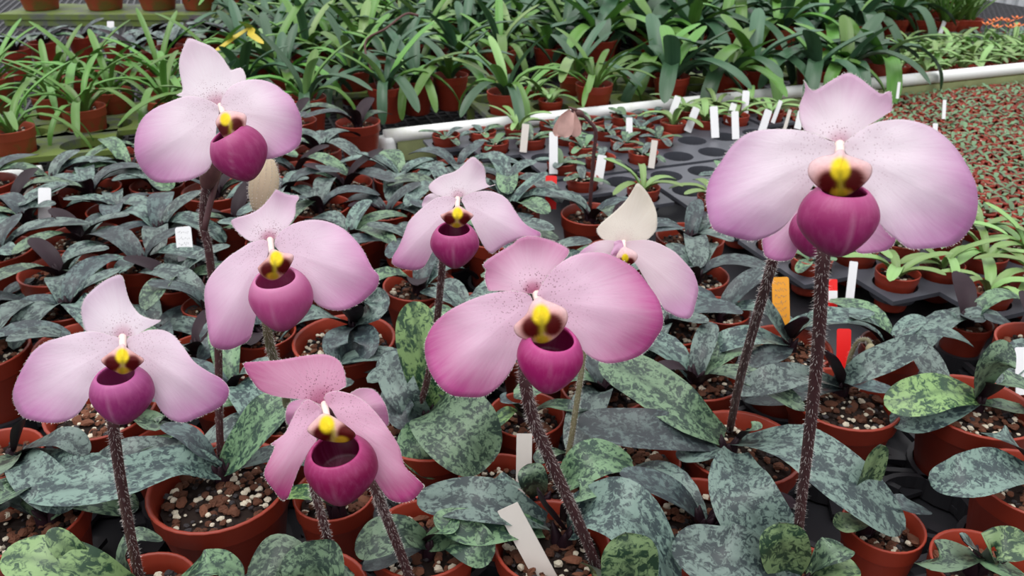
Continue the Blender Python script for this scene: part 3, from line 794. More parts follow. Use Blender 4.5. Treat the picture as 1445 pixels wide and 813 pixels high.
hero('H2', 1035, 683, 168, 'large pot under the long dark leaves, right of centre, with the leaning back stem', chips=5, leaves=[
    ([(1022, 618, .09), (965, 580, .125), (905, 535, .135), (848, 506, .135)], 0.0437, 'leaf_green', V((-.1, -.5, .9)), .2),
    ([(1012, 628, .09), (950, 612, .115), (885, 605, .12), (815, 592, .118)], 0.0386, 'leaf_dark', V((0, -.4, 1)), .2),
    ([(1042, 625, .09), (1120, 628, .13), (1195, 680, .128), (1276, 748, .09)], 0.0470, 'leaf_grey', V((.1, -.5, .9)), .2),
    ([(1038, 640, .10), (1042, 680, .13), (1072, 740, .115), (1130, 805, .08)], 0.0487, 'leaf_grey', V((-.2, -.75, .65)), .2),
    ([(1040, 622, .09), (1058, 606, .115), (1075, 598, .12)], 0.0118, 'leaf_green'),
    ([(1015, 632, .09), (985, 640, .10), (955, 645, .10)], 0.0252, 'leaf_grey')])
hero('H', 1128, 892, 160, 'pot at the bottom edge right, bearing the biggest pale flower at upper right', leaves=[
    ([(1112, 815, .088), (1108, 790, .115), (1104, 765, .14), (1100, 738, .155)], 0.0336, 'leaf_bright', V((0, -.95, .3)), .5),
    ([(1110, 830, .088), (1060, 800, .12), (1010, 785, .125), (958, 750, .12)], 0.0470, 'leaf_grey', V((0, -.5, .9))),
    ([(1140, 815, .088), (1165, 785, .11), (1180, 775, .115), (1190, 770, .11)], 0.0235, 'leaf_green'),
    ([(1142, 825, .088), (1175, 805, .10), (1210, 800, .10)], 0.0269, 'leaf_bright')])
hero('r1', 1240, 776, 114, 'small pot of bark and stones with one bright upright leaf, lower right', chips=18, leaves=[
    ([(1212, 715, .085), (1220, 690, .115), (1232, 658, .14), (1244, 628, .16)], 0.0235, 'leaf_bright', V((.3, -.9, .3)), .15),
    ([(1235, 728, .085), (1262, 712, .10), (1285, 715, .10), (1312, 722, .09)], 0.0185, 'leaf_dark'),
    ([(1225, 735, .085), (1200, 738, .10), (1180, 745, .10)], 0.0202, 'leaf_bright')])
hero('r2', 1176, 598, 152, 'pot with a curled fuzzy flower bud and purple leaf sheaths', chips=16, leaves=[
    ([(1185, 545, .09), (1130, 530, .125), (1085, 538, .128), (1036, 553, .112)], 0.0302, 'leaf_grey', V((0, -.3, 1))),
    ([(1188, 542, .09), (1220, 520, .115), (1262, 500, .125), (1307, 478, .13)], 0.0286, 'leaf_grey', V((0, -.5, .9))),
    ([(1184, 540, .09), (1176, 515, .13), (1172, 498, .15)], 0.0218, 'leaf_dark', V((.9, .6, .2))),
    ([(1190, 545, .09), (1222, 545, .11), (1262, 552, .11)], 0.0218, 'leaf_dark'),
    ([(1185, 548, .09), (1150, 552, .10), (1100, 562, .10), (1050, 566, .09)], 0.0252, 'leaf_dark')])
hero('r3', 1366, 611, 152, 'wide pot at right under the broad pale green mottled leaf', chips=12, leaves=[
    ([(1378, 562, .09), (1335, 552, .12), (1295, 560, .12), (1248, 572, .11)], 0.0370, 'leaf_bright', V((0, -.6, 1)), .15),
    ([(1374, 566, .09), (1330, 580, .10), (1290, 592, .095), (1255, 588, .09)], 0.0302, 'leaf_grey', V((0, -.5, 1))),
    ([(1380, 560, .09), (1392, 530, .13), (1408, 508, .155), (1428, 487, .165)], 0.0302, 'leaf_green', V((-.1, -.85, .5)), .3),
    ([(1388, 562, .09), (1415, 540, .12), (1450, 548, .115), (1490, 575, .10)], 0.0302, 'leaf_green'),
    ([(1384, 570, .09), (1420, 575, .09), (1460, 578, .085)], 0.0202, 'leaf_green')])
hero('r4', 1441, 722, 150, 'pot at the right edge behind a crumpled tipped mottled leaf', chips=8, leaves=[
    ([(1458, 668, .088), (1415, 660, .118), (1365, 672, .122), (1310, 676, .11)], 0.0353, 'leaf_grey', V((0, -.5, .9)), .1),
    ([(1462, 660, .088), (1435, 630, .12), (1410, 612, .13), (1392, 614, .12)], 0.0252, 'leaf_grey')])
hero('r5', 1368, 838, 135, 'small pot at the bottom right corner with short mottled leaves', chips=10, leaves=[
    ([(1385, 785, .088), (1405, 770, .11), (1425, 768, .115), (1452, 762, .115)], 0.0252, 'leaf_bright', V((0, -.5, .9))),
    ([(1378, 785, .088), (1350, 785, .105), (1325, 790, .105), (1300, 795, .09)], 0.0286, 'leaf_green'),
    ([(1382, 782, .088), (1370, 770, .12), (1360, 762, .13)], 0.0168, 'leaf_grey', V((.9, .2, .4))),
    ([(1385, 790, .088), (1410, 800, .10), (1440, 805, .09)], 0.0252, 'leaf_green')])
hero('dark', 490, 516, 139, 'pot with rounded blue grey leaves and dark shoot, right of the left centre flower', chips=14, leaves=[
    ([(498, 462, .088), (478, 472, .11), (474, 490, .11), (486, 502, .095)], 0.0252, 'leaf_dark', V((0, -.6, .8))),
    ([(500, 462, .088), (516, 472, .11), (516, 490, .11), (500, 504, .095)], 0.0252, 'leaf_dark', V((0, -.6, .8))),
    ([(496, 458, .088), (455, 446, .115), (420, 455, .11), (395, 478, .09)], 0.0218, 'leaf_grey'),
    ([(502, 456, .088), (525, 440, .125), (532, 425, .13), (520, 410, .14)], 0.0269, 'leaf_grey', V((0, -.7, .7))),
    ([(500, 455, .088), (496, 440, .13), (494, 428, .145)], 0.0252, 'leaf_dark', V((0, .9, .4))),
    ([(496, 470, .088), (500, 500, .09), (525, 510, .085), (560, 500, .08)], 0.0269, 'leaf_dark', V((0, -.6, .8)))])
hero('r6', 935, 488, 125, 'pot directly below the white topped flower, right of the centre flower', chips=8, ros=2, rz=2.4)
hero('r7', 1112, 522, 118, 'pot with dark purple sheaths in front of the orange tag', chips=8, leaves=[
    ([(1112, 482, .09), (1094, 455, .125), (1080, 424, .15)], .022, 'leaf_grey', V((.6, -.5, .6)), .5),
    ([(1120, 478, .09), (1150, 450, .12), (1190, 445, .125), (1232, 440, .115)], .024, 'leaf_grey', V((0, -.2, 1))),
    ([(1108, 485, .09), (1070, 476, .11), (1030, 480, .11), (990, 495, .095)], .028, 'leaf_grey', V((0, -.3, 1))),
    ([(1112, 490, .09), (1090, 500, .10), (1050, 512, .095)], .026, 'leaf_dark', V((0, -.3, 1))),
    ([(1116, 478, .09), (1122, 462, .115), (1140, 448, .13)], .02, 'under', V((0, .8, .6)))])
hero('hook', 833, 318, 84, 'pot with a wilted nodding flower on a thin hooked stem', ros=1, rz=1.0)
hero('C', 405, 612, 110, 'pot hidden behind the pink drooping flower, holding the left centre flower stem', ros=4, rz=1.2, sc=.8)
hero('G', 795, 684, 80, 'small pot holding the thin stem of the white topped flower', leaves=[
    ([(800, 640, .08), (775, 640, .10), (755, 652, .10)], 0.0168, 'leaf_green')])
# other single pots read off the photograph
SINGLE = [(122, 351, 99), (92, 401, 110), (0, 371, 98), (-10, 425, 66), (206, 387, 88), (228, 338, 96), (250, 412, 76), (221, 467, 71), (296, 446, 76), (285, 511, 78), (308, 284, 94), (403, 282, 78), (372, 492, 92), (333, 575, 110),
          (545, 311, 74), (593, 425, 101), (1015, 457, 82), (1255, 508, 84), (1375, 448, 68), (1437, 462, 62), (660, 680, 90), (40, 320, 84)]
# relax the standing places so that no two pots share the same ground
ST = [[h[1].copy(), h[2]/2, 1.0] for h in HERO]
def clash(p, r, gap=.002):
    return any((p.xy-s[0].xy).length < r+s[1]+gap for s in ST)
sing = []
for px, py, w in SINGLE:
    p, D = seat(px, py, w)
    if all((p.xy-s[0].xy).length > (D/2+s[1])*.62 for s in ST): ST.append([p, D/2, 1.0]); sing.append((len(ST)-1, D))
for it in range(60):
    for i in range(len(ST)):
        for j in range(i):
            a, b = ST[i], ST[j]; d = (a[0]-b[0]); d.z = 0; l = d.length or .001; o = a[1]+b[1]+.003-l
            if o > 0: k = d/l*o*.5; a[0] += k; b[0] -= k
for h, s in zip(HERO, ST): h[1] = s[0]
HR = {}
CLAIM = []
for i, (key, p, D, label, kw) in enumerate(HERO):
    r = orchid(p, D, seed=i+1, **kw)
    tag(r, label, 'orchid'); HR[key] = r; RING_POS.append((p, D/2))
# ------------------------------------------------------------------ the flowers
def DW(p): return lerp(PALE, WHITE, p)
def bloom(key, F, dorsal, dbase, lp, lbase, rp, rbase, pch, shd, tints, col, stem, extra=None, droop=0.0):
    """dorsal, lp, rp: (outline, options); pch: pouch arguments; shd: shield arguments"""
    root = HR[key]
    st, W = flower_stem(root, *stem[0], **stem[1])
    fl = column(F, root, *col)
    if extra: extra(F, root, fl)
    pale, edge, dpale, dedge = tints
    petal(F, root, fl, 'dorsal_sepal', dorsal[0], dbase, dpale, dedge, **{**dict(bulge=-.05, r0=.3, speck=.55, dz=.003, ripple=.002), **dorsal[1]})
    petal(F, root, fl, 'petal', lp[0], lbase, pale, edge, **{**dict(bulge=.10, speck=.28), **lp[1]})
    petal(F, root, fl, 'petal', rp[0], rbase, pale, edge, **{**dict(bulge=.10, speck=.28), **rp[1]})
    if pch: pouch(F, root, fl, *pch[0], **pch[1])
    if shd: shield(F, root, fl, *shd[0], **shd[1])
    fuzz(F, fl)
    return fl
c_edge = lin((206, 142, 194))
# --- H : biggest flower, upper right
F = Fl(990, 90, 2.9025, (570, 400), .315)
bloom('H', F,
  ([(600,38),(550,60),(495,95),(462,110),(440,100),(430,72),(422,75),(424,110),(406,160),(402,200),(410,240),(430,280),(480,293),(530,312),(570,325),(605,308),(645,278),(700,245),(775,232),(780,180),(775,115),(740,125),(700,100),(650,60)], dict(bulge=-.1)), (566,322),
  ([(545,332),(490,300),(420,275),(340,268),(260,270),(190,285),(130,330),(80,400),(40,460),(20,520),(20,580),(40,660),(70,690),(150,715),(210,725),(280,705),(340,665),(390,600),(430,540),(470,480),(520,420),(550,370)], {}), (556,352),
  ([(585,328),(620,295),(680,255),(740,235),(820,228),(890,240),(950,265),(1010,310),(1060,370),(1100,440),(1125,500),(1132,570),(1120,640),(1090,690),(1050,730),(1000,750),(900,758),(850,755),(800,720),(750,680),(710,610),(690,520),(660,440),(620,390),(590,360)], {}), (590,350),
  ((558, 638, 306, 294, MAG), dict(off=.014, tau=30, th0=31)),
  (([(560,352),(535,372),(490,380),(445,405),(435,450),(460,490),(520,535),(570,548),(620,530),(680,480),(700,440),(690,410),(640,388),(595,372),(580,352)], (568,430), [(525,490),(618,480)], (570,532)), dict(off=.020)),
  (PALE, lin((210,146,198)), lin((248,238,244)), lin((226,192,216))), ((565,340),(570,520)),
  (([(1122,803),(1130,715),(1140,630),(1150,540),(1157,450),(1161,370)], base_d(1122,803), .335), dict(r=.0030, bracts=[(.90,1.0,.0052,'bract_green')], top=[(1168,330,.336),(1176,280,.332),(1185,240,.322)], seed=1, hair=420)))
# --- H2 : flower mostly hidden behind it
F = Fl(990, 90, 2.9025, (500, 560), .40)
bloom('H2', F,
  ([(500,300),(440,330),(420,400),(440,470),(490,520),(530,510),(570,450),(580,380),(550,320)], {}), (498,515),
  ([(490,530),(430,520),(360,560),(320,610),(280,680),(252,710),(250,745),(265,790),(320,808),(375,795),(388,750),(400,680),(440,600)], {}), (480,550),
  ([(520,530),(580,510),(660,540),(720,590),(765,665),(795,715),(765,760),(700,774),(640,772),(600,720),(560,640)], {}), (515,550),
  ((455, 690, 180, 200, MAG), dict(off=.013)),
  (([(480,540),(450,560),(440,600),(480,630),(520,600),(520,560)], (482,565), [(465,600),(500,600)], (482,622)), dict(off=.018)),
  (lin((236,205,225)), lin((214,136,192)), PALE, PALE), ((498,530),(498,600)),
  (([(1030,606),(1042,545),(1056,490),(1070,440),(1083,395),(1091,366)], base_d(1030,606), .43), dict(r=.0030, top=[(1105,330,.425),(1130,300,.42),(1160,275,.412)], seed=2)))
# --- F : centre
F = Fl(590, 320, 3.389, (560, 400), .36)
bloom('F', F,
  ([(345,312),(325,272),(320,232),(326,206),(312,185),(340,155),(400,115),(450,85),(480,60),(530,46),(600,55),(660,75),(715,105),(718,130),(700,155),(660,185),(630,220),(605,255),(590,290),(560,318),(500,318),(430,308),(380,306)], dict(bulge=-.12, speck=1.0)), (548,300),
  ([(535,330),(480,312),(430,308),(340,320),(250,350),(150,400),(80,460),(45,520),(32,570),(38,640),(65,710),(110,770),(160,805),(230,815),(310,812),(380,770),(430,710),(465,650),(485,590),(500,520),(530,440),(548,380)], dict(speck=.5)), (545,355),
  ([(570,325),(600,265),(640,210),(700,160),(770,130),(850,122),(920,135),(1000,175),(1060,225),(1110,290),(1150,350),(1170,420),(1168,480),(1140,530),(1095,590),(1030,630),(940,652),(880,648),(820,620),(780,580),(750,530),(710,470),(670,420),(630,380),(595,345)], dict(speck=.5)), (592,345),
  ((630, 632, 306, 324, (lin((194,70,140)), lin((164,26,104)), lin((128,8,74)), lin((140,20,88)))), dict(off=.015, tau=37, th0=37, roll=-.10)),
  (([(560,345),(535,375),(515,420),(465,465),(457,490),(475,522),(525,545),(580,562),(630,550),(680,510),(715,450),(710,400),(665,372),(610,350),(585,335)], (588,420), [(548,482),(640,470)], (596,542)), dict(off=.021)),
  (lin((243,214,232)), lin((210,92,168)), lin((244,216,232)), lin((222,160,196))), ((570,330),(600,500)),
  (([(848,815),(820,745),(795,690),(770,635),(752,590),(742,545)], base_d(848,815), .385), dict(r=.0032, bracts=[(.86,.985,.0062,'bract')], top=[(740,510,.385),(745,470,.378),(757,438,.366)], seed=3, hair=420)))
# --- B : lower left
F = Fl(10, 380, 3.534, (578, 420), .40)
bloom('B', F,
  ([(550,30),(490,55),(430,100),(385,150),(370,210),(380,270),(395,308),(440,312),(490,325),(560,336),(640,330),(690,300),(765,258),(720,250),(660,225),(620,175),(600,130),(585,70),(575,40)], {}), (578,328),
  ([(560,348),(500,325),(430,310),(350,318),(250,345),(190,365),(130,410),(90,470),(50,550),(30,610),(35,670),(70,730),(130,755),(220,767),(300,755),(360,715),(400,650),(430,580),(460,520),(510,450),(550,400)], {}), (566,362),
  ([(600,345),(650,325),(700,305),(770,303),(830,330),(880,390),(930,460),(1000,510),(1070,550),(1105,600),(1090,660),(1040,700),(960,735),(890,763),(830,755),(780,720),(740,660),(712,580),(680,500),(640,430),(605,395)], {}), (596,362),
  ((575, 622, 288, 296, (lin((184,90,150)), lin((148,44,110)), lin((124,20,78)), lin((160,66,122)))), dict(off=.014, tau=34, th0=34)),
  (([(575,372),(540,395),(500,425),(468,455),(500,490),(545,515),(580,526),(620,512),(655,485),(684,452),(640,420),(600,392)], (574,432), [(525,472),(625,470)], (578,508)), dict(off=.019)),
  (lin((246,232,242)), lin((212,142,196)), lin((248,240,246)), lin((226,206,222))), ((577,345),(580,500)),
  (([(198,822),(186,765),(176,710),(167,655),(160,602)], base_d(198,822), .425), dict(r=.0030, top=[(158,570,.425),(162,530,.42),(172,498,.408)], seed=4)))
# --- C : left centre
F = Fl(280, 260, 3.389, (350, 330), .47)
bloom('C', F,
  ([(370,28),(345,60),(300,110),(250,140),(165,168),(165,200),(200,240),(250,272),(310,262),(345,268),(380,250),(430,200),(460,150),(465,92),(482,70),(470,55),(430,50),(400,40)], dict(speck=.9)), (338,262),
  ([(325,270),(260,275),(200,310),(140,350),(80,410),(40,470),(28,530),(35,610),(45,690),(60,765),(100,788),(150,790),(200,770),(245,740),(262,680),(255,600),(252,520),(270,450),(300,390),(335,320)], {}), (335,300),
  ([(365,290),(380,240),(440,195),(520,172),(600,175),(680,205),(740,255),(790,320),(830,400),(862,440),(855,490),(820,530),(770,570),(700,600),(630,600),(570,575),(530,520),(490,440),(450,380),(400,330)], {}), (365,300),
  ((396, 548, 290, 306, MAGL), dict(off=.016, tau=37, th0=36, yaw=-.1)),
  (([(350,310),(400,325),(455,340),(440,390),(400,440),(355,462),(310,445),(285,410),(290,390),(330,350)], (372,355), [(335,412),(405,392)], (358,440)), dict(off=.024)),
  (lin((246,226,240)), lin((222,150,202)), lin((248,234,243)), lin((230,198,220))), ((345,270),(360,400)),
  (([(414,625),(408,590),(402,555),(394,525),(384,500),(378,470)], base_d(414,625), .50), dict(r=.0030, m='stem_green', bracts=[(.74,.93,.0058,'bract_green')], top=[(374,430,.50),(374,390,.495),(380,360,.482)], seed=5)))
# --- D : small centre
F = Fl(545, 215, 4.518, (450, 350), .56)
def lobe(F, root, fl):
    petal(F, root, fl, 'lower_sepal', [(350,290),(300,262),(260,275),(235,310),(228,345),(262,352),(310,330),(345,310)], (345,300), lin((240,228,236)), lin((232,208,226)), dz=.016, bulge=.02, fuzz=False)
bloom('D', F,
  ([(555,30),(520,50),(480,90),(430,125),(350,150),(290,190),(272,225),(300,260),(350,280),(430,282),(480,285),(520,265),(600,248),(690,235),(688,225),(640,200),(632,130),(620,90),(590,55)], {}), (460,284),
  ([(440,292),(380,278),(310,295),(240,345),(180,400),(140,450),(110,530),(80,600),(40,670),(45,715),(100,740),(180,752),(240,730),(265,680),(265,620),(290,540),(330,460),(400,380),(440,325)], {}), (446,312),
  ([(480,300),(510,270),(580,250),(660,248),(730,270),(780,310),(820,370),(870,440),(920,480),(970,500),(985,530),(960,550),(880,545),(780,580),(700,630),(670,645),(630,610),(590,540),(560,470),(530,400),(495,335)], {}), (485,312),
  ((437, 590, 304, 298, MAG), dict(off=.016, tau=36, th0=37)),
  (([(455,338),(420,362),(380,385),(345,402),(370,440),(410,470),(447,484),(490,470),(525,440),(557,402),(520,375),(490,355)], (455,388), [(405,425),(500,425)], (448,468)), dict(off=.023)),
  (lin((246,230,241)), lin((218,148,198)), lin((248,238,244)), lin((232,210,224))), ((455,300),(450,450)),
  (([(586,590),(600,548),(610,500),(617,450),(621,410),(624,376)], base_d(586,590), .585), dict(r=.0028, top=[(626,345,.585),(632,315,.58),(642,295,.57)], seed=6)), extra=lobe)
# --- G : white topped flower behind the centre one
F = Fl(800, 250, 3.87, (315, 380), .62)
def gfold(F, root, fl):
    petal(F, root, fl, 'lower_sepal', [(262,352),(300,348),(312,400),(305,440),(270,440),(240,420),(255,385)], (290,360), lin((232,196,222)), lin((220,170,206)), dz=-.006, bulge=.1, fuzz=False)
bloom('G', F,
  ([(385,35),(360,70),(320,130),(260,190),(200,240),(165,280),(170,310),(200,340),(260,352),(320,355),(390,350),(440,340),(480,300),(492,260),(488,190),(460,120),(420,60)], dict(speck=.15)), (312,350),
  ([(300,365),(240,345),(170,350),(110,380),(70,415),(60,460),(120,520),(200,530),(270,470),(302,410)], dict(speck=0.0)), (302,372),
  ([(312,360),(380,345),(450,345),(520,370),(590,410),(640,460),(690,520),(715,590),(715,640),(700,700),(690,740),(665,772),(610,765),(560,740),(530,720),(500,650),(450,560),(380,480),(330,420)], dict(speck=0.0)), (318,372),
  ((300, 570, 190, 190, MAG), dict(off=.015)),
  (([(310,380),(280,410),(270,450),(320,490),(375,460),(385,420),(340,390)], (318,440), [(300,465),(345,465)], (320,478)), dict(off=.018)),
  (lin((240,222,230)), lin((222,166,208)), lin((242,236,226)), lin((234,228,214))), ((310,355),(312,440)),
  (([(797,668),(806,620),(813,575),(819,535),(823,505)], base_d(797,668), .655), dict(r=.0024, m='stem_green', top=[(830,460,.65),(850,410,.645),(875,365,.635)], seed=7)), extra=gfold)
# --- A : upper left
F = Fl(175, 40, 3.533, (500, 420), .50)
bloom('A', F,
  ([(325,50),(300,85),(278,150),(275,200),(285,260),(292,312),(265,332),(300,342),(380,350),(440,384),(470,395),(505,378),(545,342),(588,300),(606,258),(600,222),(580,197),(535,208),(520,190),(490,145),(440,95),(380,68)], dict(speck=.7)), (465,384),
  ([(470,392),(420,358),(350,338),(300,340),(230,365),(160,395),(105,435),(70,490),(53,560),(55,630),(80,690),(120,740),(170,768),(250,768),(330,755),(410,715),(440,660),(450,590),(452,520),(468,450)], {}), (475,410),
  ([(485,395),(492,340),(525,295),(570,268),(630,255),(700,260),(760,285),(790,310),(830,340),(860,390),(885,460),(885,540),(870,585),(820,620),(750,645),(700,650),(690,600),(660,530),(610,480),(545,425)], {}), (502,400),
  ((577, 624, 270, 280, MAG), dict(off=.015, tau=32, th0=32, roll=.35, yaw=-.25)),
  (([(490,415),(540,412),(605,430),(608,480),(585,555),(545,570),(500,548),(465,495),(458,460)], (505,452), [(495,505),(560,480)], (556,548)), dict(off=.022)),
  (lin((248,236,244)), lin((218,158,204)), lin((249,241,246)), lin((234,216,228))), ((485,390),(530,520)),
  (([(312,655),(309,580),(308,490),(302,420),(294,350),(287,318),(289,275),(300,235)], base_d(312,655), .535), dict(r=.0028, bracts=[(.70,.82,.0056,'bract')], top=[(312,205,.53),(320,180,.51)], seed=8, hair=420)))
mb = MB(); tube(mb, [P(288,325,.54)-HR['A'].location, P(301,270,.545)-HR['A'].location, P(318,225,.56)-HR['A'].location, P(350,205,.57)-HR['A'].location, P(375,222,.57)-HR['A'].location], .0021, 16, 8)
bst = mb.build('bud_stalk', M['stem'], HR['A'])
mb = MB(); tube(mb, [P(376,226,.57)-HR['A'].location, P(374,250,.568)-HR['A'].location, P(370,275,.566)-HR['A'].location, P(366,298,.565)-HR['A'].location], lambda t: .0102*math.sin(pi*(.16+.72*t))**.8, 18, 16)
bd = mb.build('flower_bud', M['bud'], bst); bd['label'] = 'fuzzy tan closed bud'
sp = []; rr = random.Random(4)
for v in bd.data.vertices:
    for k in range(3): sp.append((v.co.copy(), (v.normal+V((rr.uniform(-.5,.5), rr.uniform(-.5,.5), rr.uniform(-.5,.5)))).normalized(), rr.uniform(.001, .0022)))
hb = MB(); hairs(hb, sp, rr); h = hb.build('bud_fuzz', M['hair'], bst, False); h['kind'] = 'stuff'
# --- E : deep magenta drooping flower
F = Fl(330, 480, 3.386, (430, 350), .41)
bloom('E2', F,
  ([(50,110),(60,150),(85,190),(120,235),(170,260),(240,275),(300,272),(370,290),(420,305),(450,272),(500,248),(530,240),(535,190),(520,130),(490,90),(430,68),(340,75),(220,95),(120,102)], dict(speck=.9, bulge=-.08)), (418,290),
  ([(400,310),(350,285),(305,330),(272,390),(240,450),(185,480),(180,500),(195,510),(170,570),(148,620),(150,660),(185,710),(220,755),(240,765),(260,750),(280,690),(310,620),(350,550),(390,490),(395,430),(405,380),(420,340)], dict(speck=.4)), (402,335),
  ([(440,300),(440,260),(490,245),(560,260),(620,290),(680,350),(740,430),(790,510),(815,600),(860,640),(910,665),(912,690),(880,740),(840,770),(780,775),(730,750),(700,690),(680,600),(640,510),(570,430),(510,370)], dict(speck=.4)), (456,312),
  ((514, 616, 334, 334, MAGD), dict(off=.017, tau=38, th0=38, yaw=-.15, whit=.1)),
  (([(430,350),(395,372),(352,420),(362,447),(420,478),(510,492),(560,480),(582,450),(540,410),(480,368)], (445,402), [(425,452),(540,448)], (510,480)), dict(off=.024)),
  (lin((243,202,225)), lin((204,78,150)), lin((232,178,206)), lin((214,120,172))), ((435,310),(460,420)),
  (([(580,822),(565,780),(550,742),(538,712),(528,685)], base_d(580,822), .455), dict(r=.0030, m='stem', top=[(512,640,.455),(485,600,.45),(462,580,.43)], seed=9)))
F = Fl(330, 480, 3.386, (500, 330), .47)
bloom('E', F,
  ([(460,330),(420,350),(400,420),(430,480),(480,500),(530,480),(550,420),(530,350),(500,330)], dict(fuzz=False)), (490,340),
  ([(470,330),(400,300),(365,290),(320,283),(270,300),(250,340),(252,390),(280,420),(340,420),(420,390)], {}), (468,345),
  ([(490,330),(520,280),(555,255),(600,232),(660,235),(700,270),(730,330),(738,400),(700,420),(620,400),(540,370)], {}), (495,345),
  None, None,
  (lin((236,196,218)), lin((222,160,200)), PALE, PALE), ((480,345),(490,420)),
  (([(478,822),(466,775),(456,735),(446,702),(442,680)], base_d(478,822), .50), dict(r=.0026, m='stem', top=[(448,640,.505),(460,600,.50),(472,582,.485)], seed=10)))
# --- small extra stems: nodding wilted flower, curled bud
root = HR['hook']; bdh = base_d(833, 296)
st, W = flower_stem(root, [(832,296),(835,255),(838,215),(841,186)], bdh, 1.12, r=.0026, hair=60, seed=12, bracts=[(.80,.97,.0042,'bract')], top=[(832,172,1.115),(820,161,1.11),(806,157,1.105)])
for k, (pts, wd) in enumerate([([(806,156),(798,166),(790,180),(783,192)], .017), ([(807,157),(808,168),(812,182),(812,194)], .017), ([(806,158),(800,172),(797,185),(796,194)], .022)]):
    pp = [P(a, b, 1.105-.012*(k == 2)+.004*i) - root.location for i, (a, b) in enumerate(pts)]
    ob('wilted_petal', leaf_mesh(pp, wd, [M['wilt'], M['wilt']], V((0,-1,.3)), .5, .04, 'oval', 8, 4, k, .0006, 'wilted_petal'), st)
root = HR['r2']; b2 = base_d(1196, 520, .095)
st, W = flower_stem(root, [(1196,520),(1201,500),(1208,486)], b2, b2*.985, r=.0022, hair=90, seed=13, m='stem_green', top=[(1215,480,b2*.975),(1224,480,b2*.97),(1229,488,b2*.968),(1228,500,b2*.967)])
mb = MB(); tube(mb, [P(1229,486,b2*.968)-root.location, P(1228,494,b2*.966)-root.location, P(1226,505,b2*.965)-root.location], lambda t: .0045*math.sin(pi*(.2+.7*t)), 8, 10); mb.build('flower_bud', M['bract_green'], st)
# ------------------------------------------------------------------ the rest of the bench: more mottled orchids in rows
AUTO = []                                   # things that still need a label: (root, noun, group)
def poly_in(x, y, poly):
    c = False; j = len(poly)-1
    for i in range(len(poly)):
        (xi, yi), (xj, yj) = poly[i], poly[j]
        if (yi > y) != (yj > y) and x < (xj-xi)*(y-yi)/(yj-yi)+xi: c = not c
        j = i
    return c
ZONE_M = [(-260, 1100), (-260, 262), (-60, 252), (140, 242), (230, 215), (385, 184), (540, 198), (700, 214), (760, 245), (800, 285), (930, 282), (1010, 330), (1120, 398), (1230, 415), (1330, 450), (1480, 468), (1700, 485), (1700, 1100)]
ZONE_S = [(545, 200), (700, 212), (765, 242), (805, 278), (930, 275), (1015, 322), (1125, 392), (1230, 402), (1330, 432), (1700, 470), (1700, 345), (1445, 322), (1330, 318), (1250, 300), (1120, 180), (1075, 150), (960, 140), (760, 176)]
ZONE_P = [(1085, 146), (1240, 122), (1445, 104), (1620, 92), (1620, 345), (1445, 312), (1335, 308), (1255, 285), (1130, 172)]
for i, D in sing:
    p = ST[i][0]; RING_POS.append((p, D/2)); x, y, d = proj((p.x, p.y, .09))
    r = orchid(p, D, ros=R.randrange(9), seed=i+40, chips=10 if y > 380 else 0)
    AUTO.append((r, R.choice(('mottled orchid in terracotta pot', 'potted silver mottled orchid', 'potted dark leaved orchid')), 'mottled orchids across the bench', (x, y)))
k = 0
for bi in range(0, 24):
    for ai in range(-26, 24):
        p = B(ai*.103 + (bi % 2)*.05 + R.uniform(-.006, .006), -.075 - bi*.092 + R.uniform(-.006, .006))
        if p.y < .25: continue
        x, y, d = proj((p.x, p.y, .09))
        if 500 < x < 605 and 170 < y < 232: continue
        if not (-90 < x < 1540 and y < 840 and poly_in(x, y, ZONE_M)): continue
        D = R.choice((.08, .085, .09, .09))
        for sh in ((0, 0), (.018, 0), (-.018, 0), (0, .018), (0, -.018)):
            q = p + V((sh[0], sh[1], 0))
            if not clash(q, D/2): break
        else:
            continue
        if (abs(x-1310) < 50 and abs(y-700) < 60): continue
        ST.append([q, D/2, 1]); RING_POS.append((q, D/2)); k += 1
        r = orchid(q, D, ros=R.randrange(9), seed=k+100, chips=8 if y > 430 else 0)
        x, y, d = proj((q.x, q.y, .09))
        AUTO.append((r, R.choice(('mottled orchid in terracotta pot', 'potted silver mottled orchid', 'potted dark leaved orchid')), 'mottled orchids across the bench', (x, y)))
# a few pots that stand past the pipe end, between the benches
for px, py in ((415, 170), (455, 186), (505, 172), (530, 186), (395, 196), (205, 212)):
    p = G(px, py, .09)
    if clash(p, .04): continue
    ST.append([p, .042, 1]); r = orchid(p, .085, ros=R.randrange(9), seed=px); AUTO.append((r, 'mottled orchid past the pipe', 'mottled orchids past the pipe line', (px, py)))
RING_POS.append((G(1308, 702, .03), .047))
print('orchids', len(AUTO)+len(HERO))
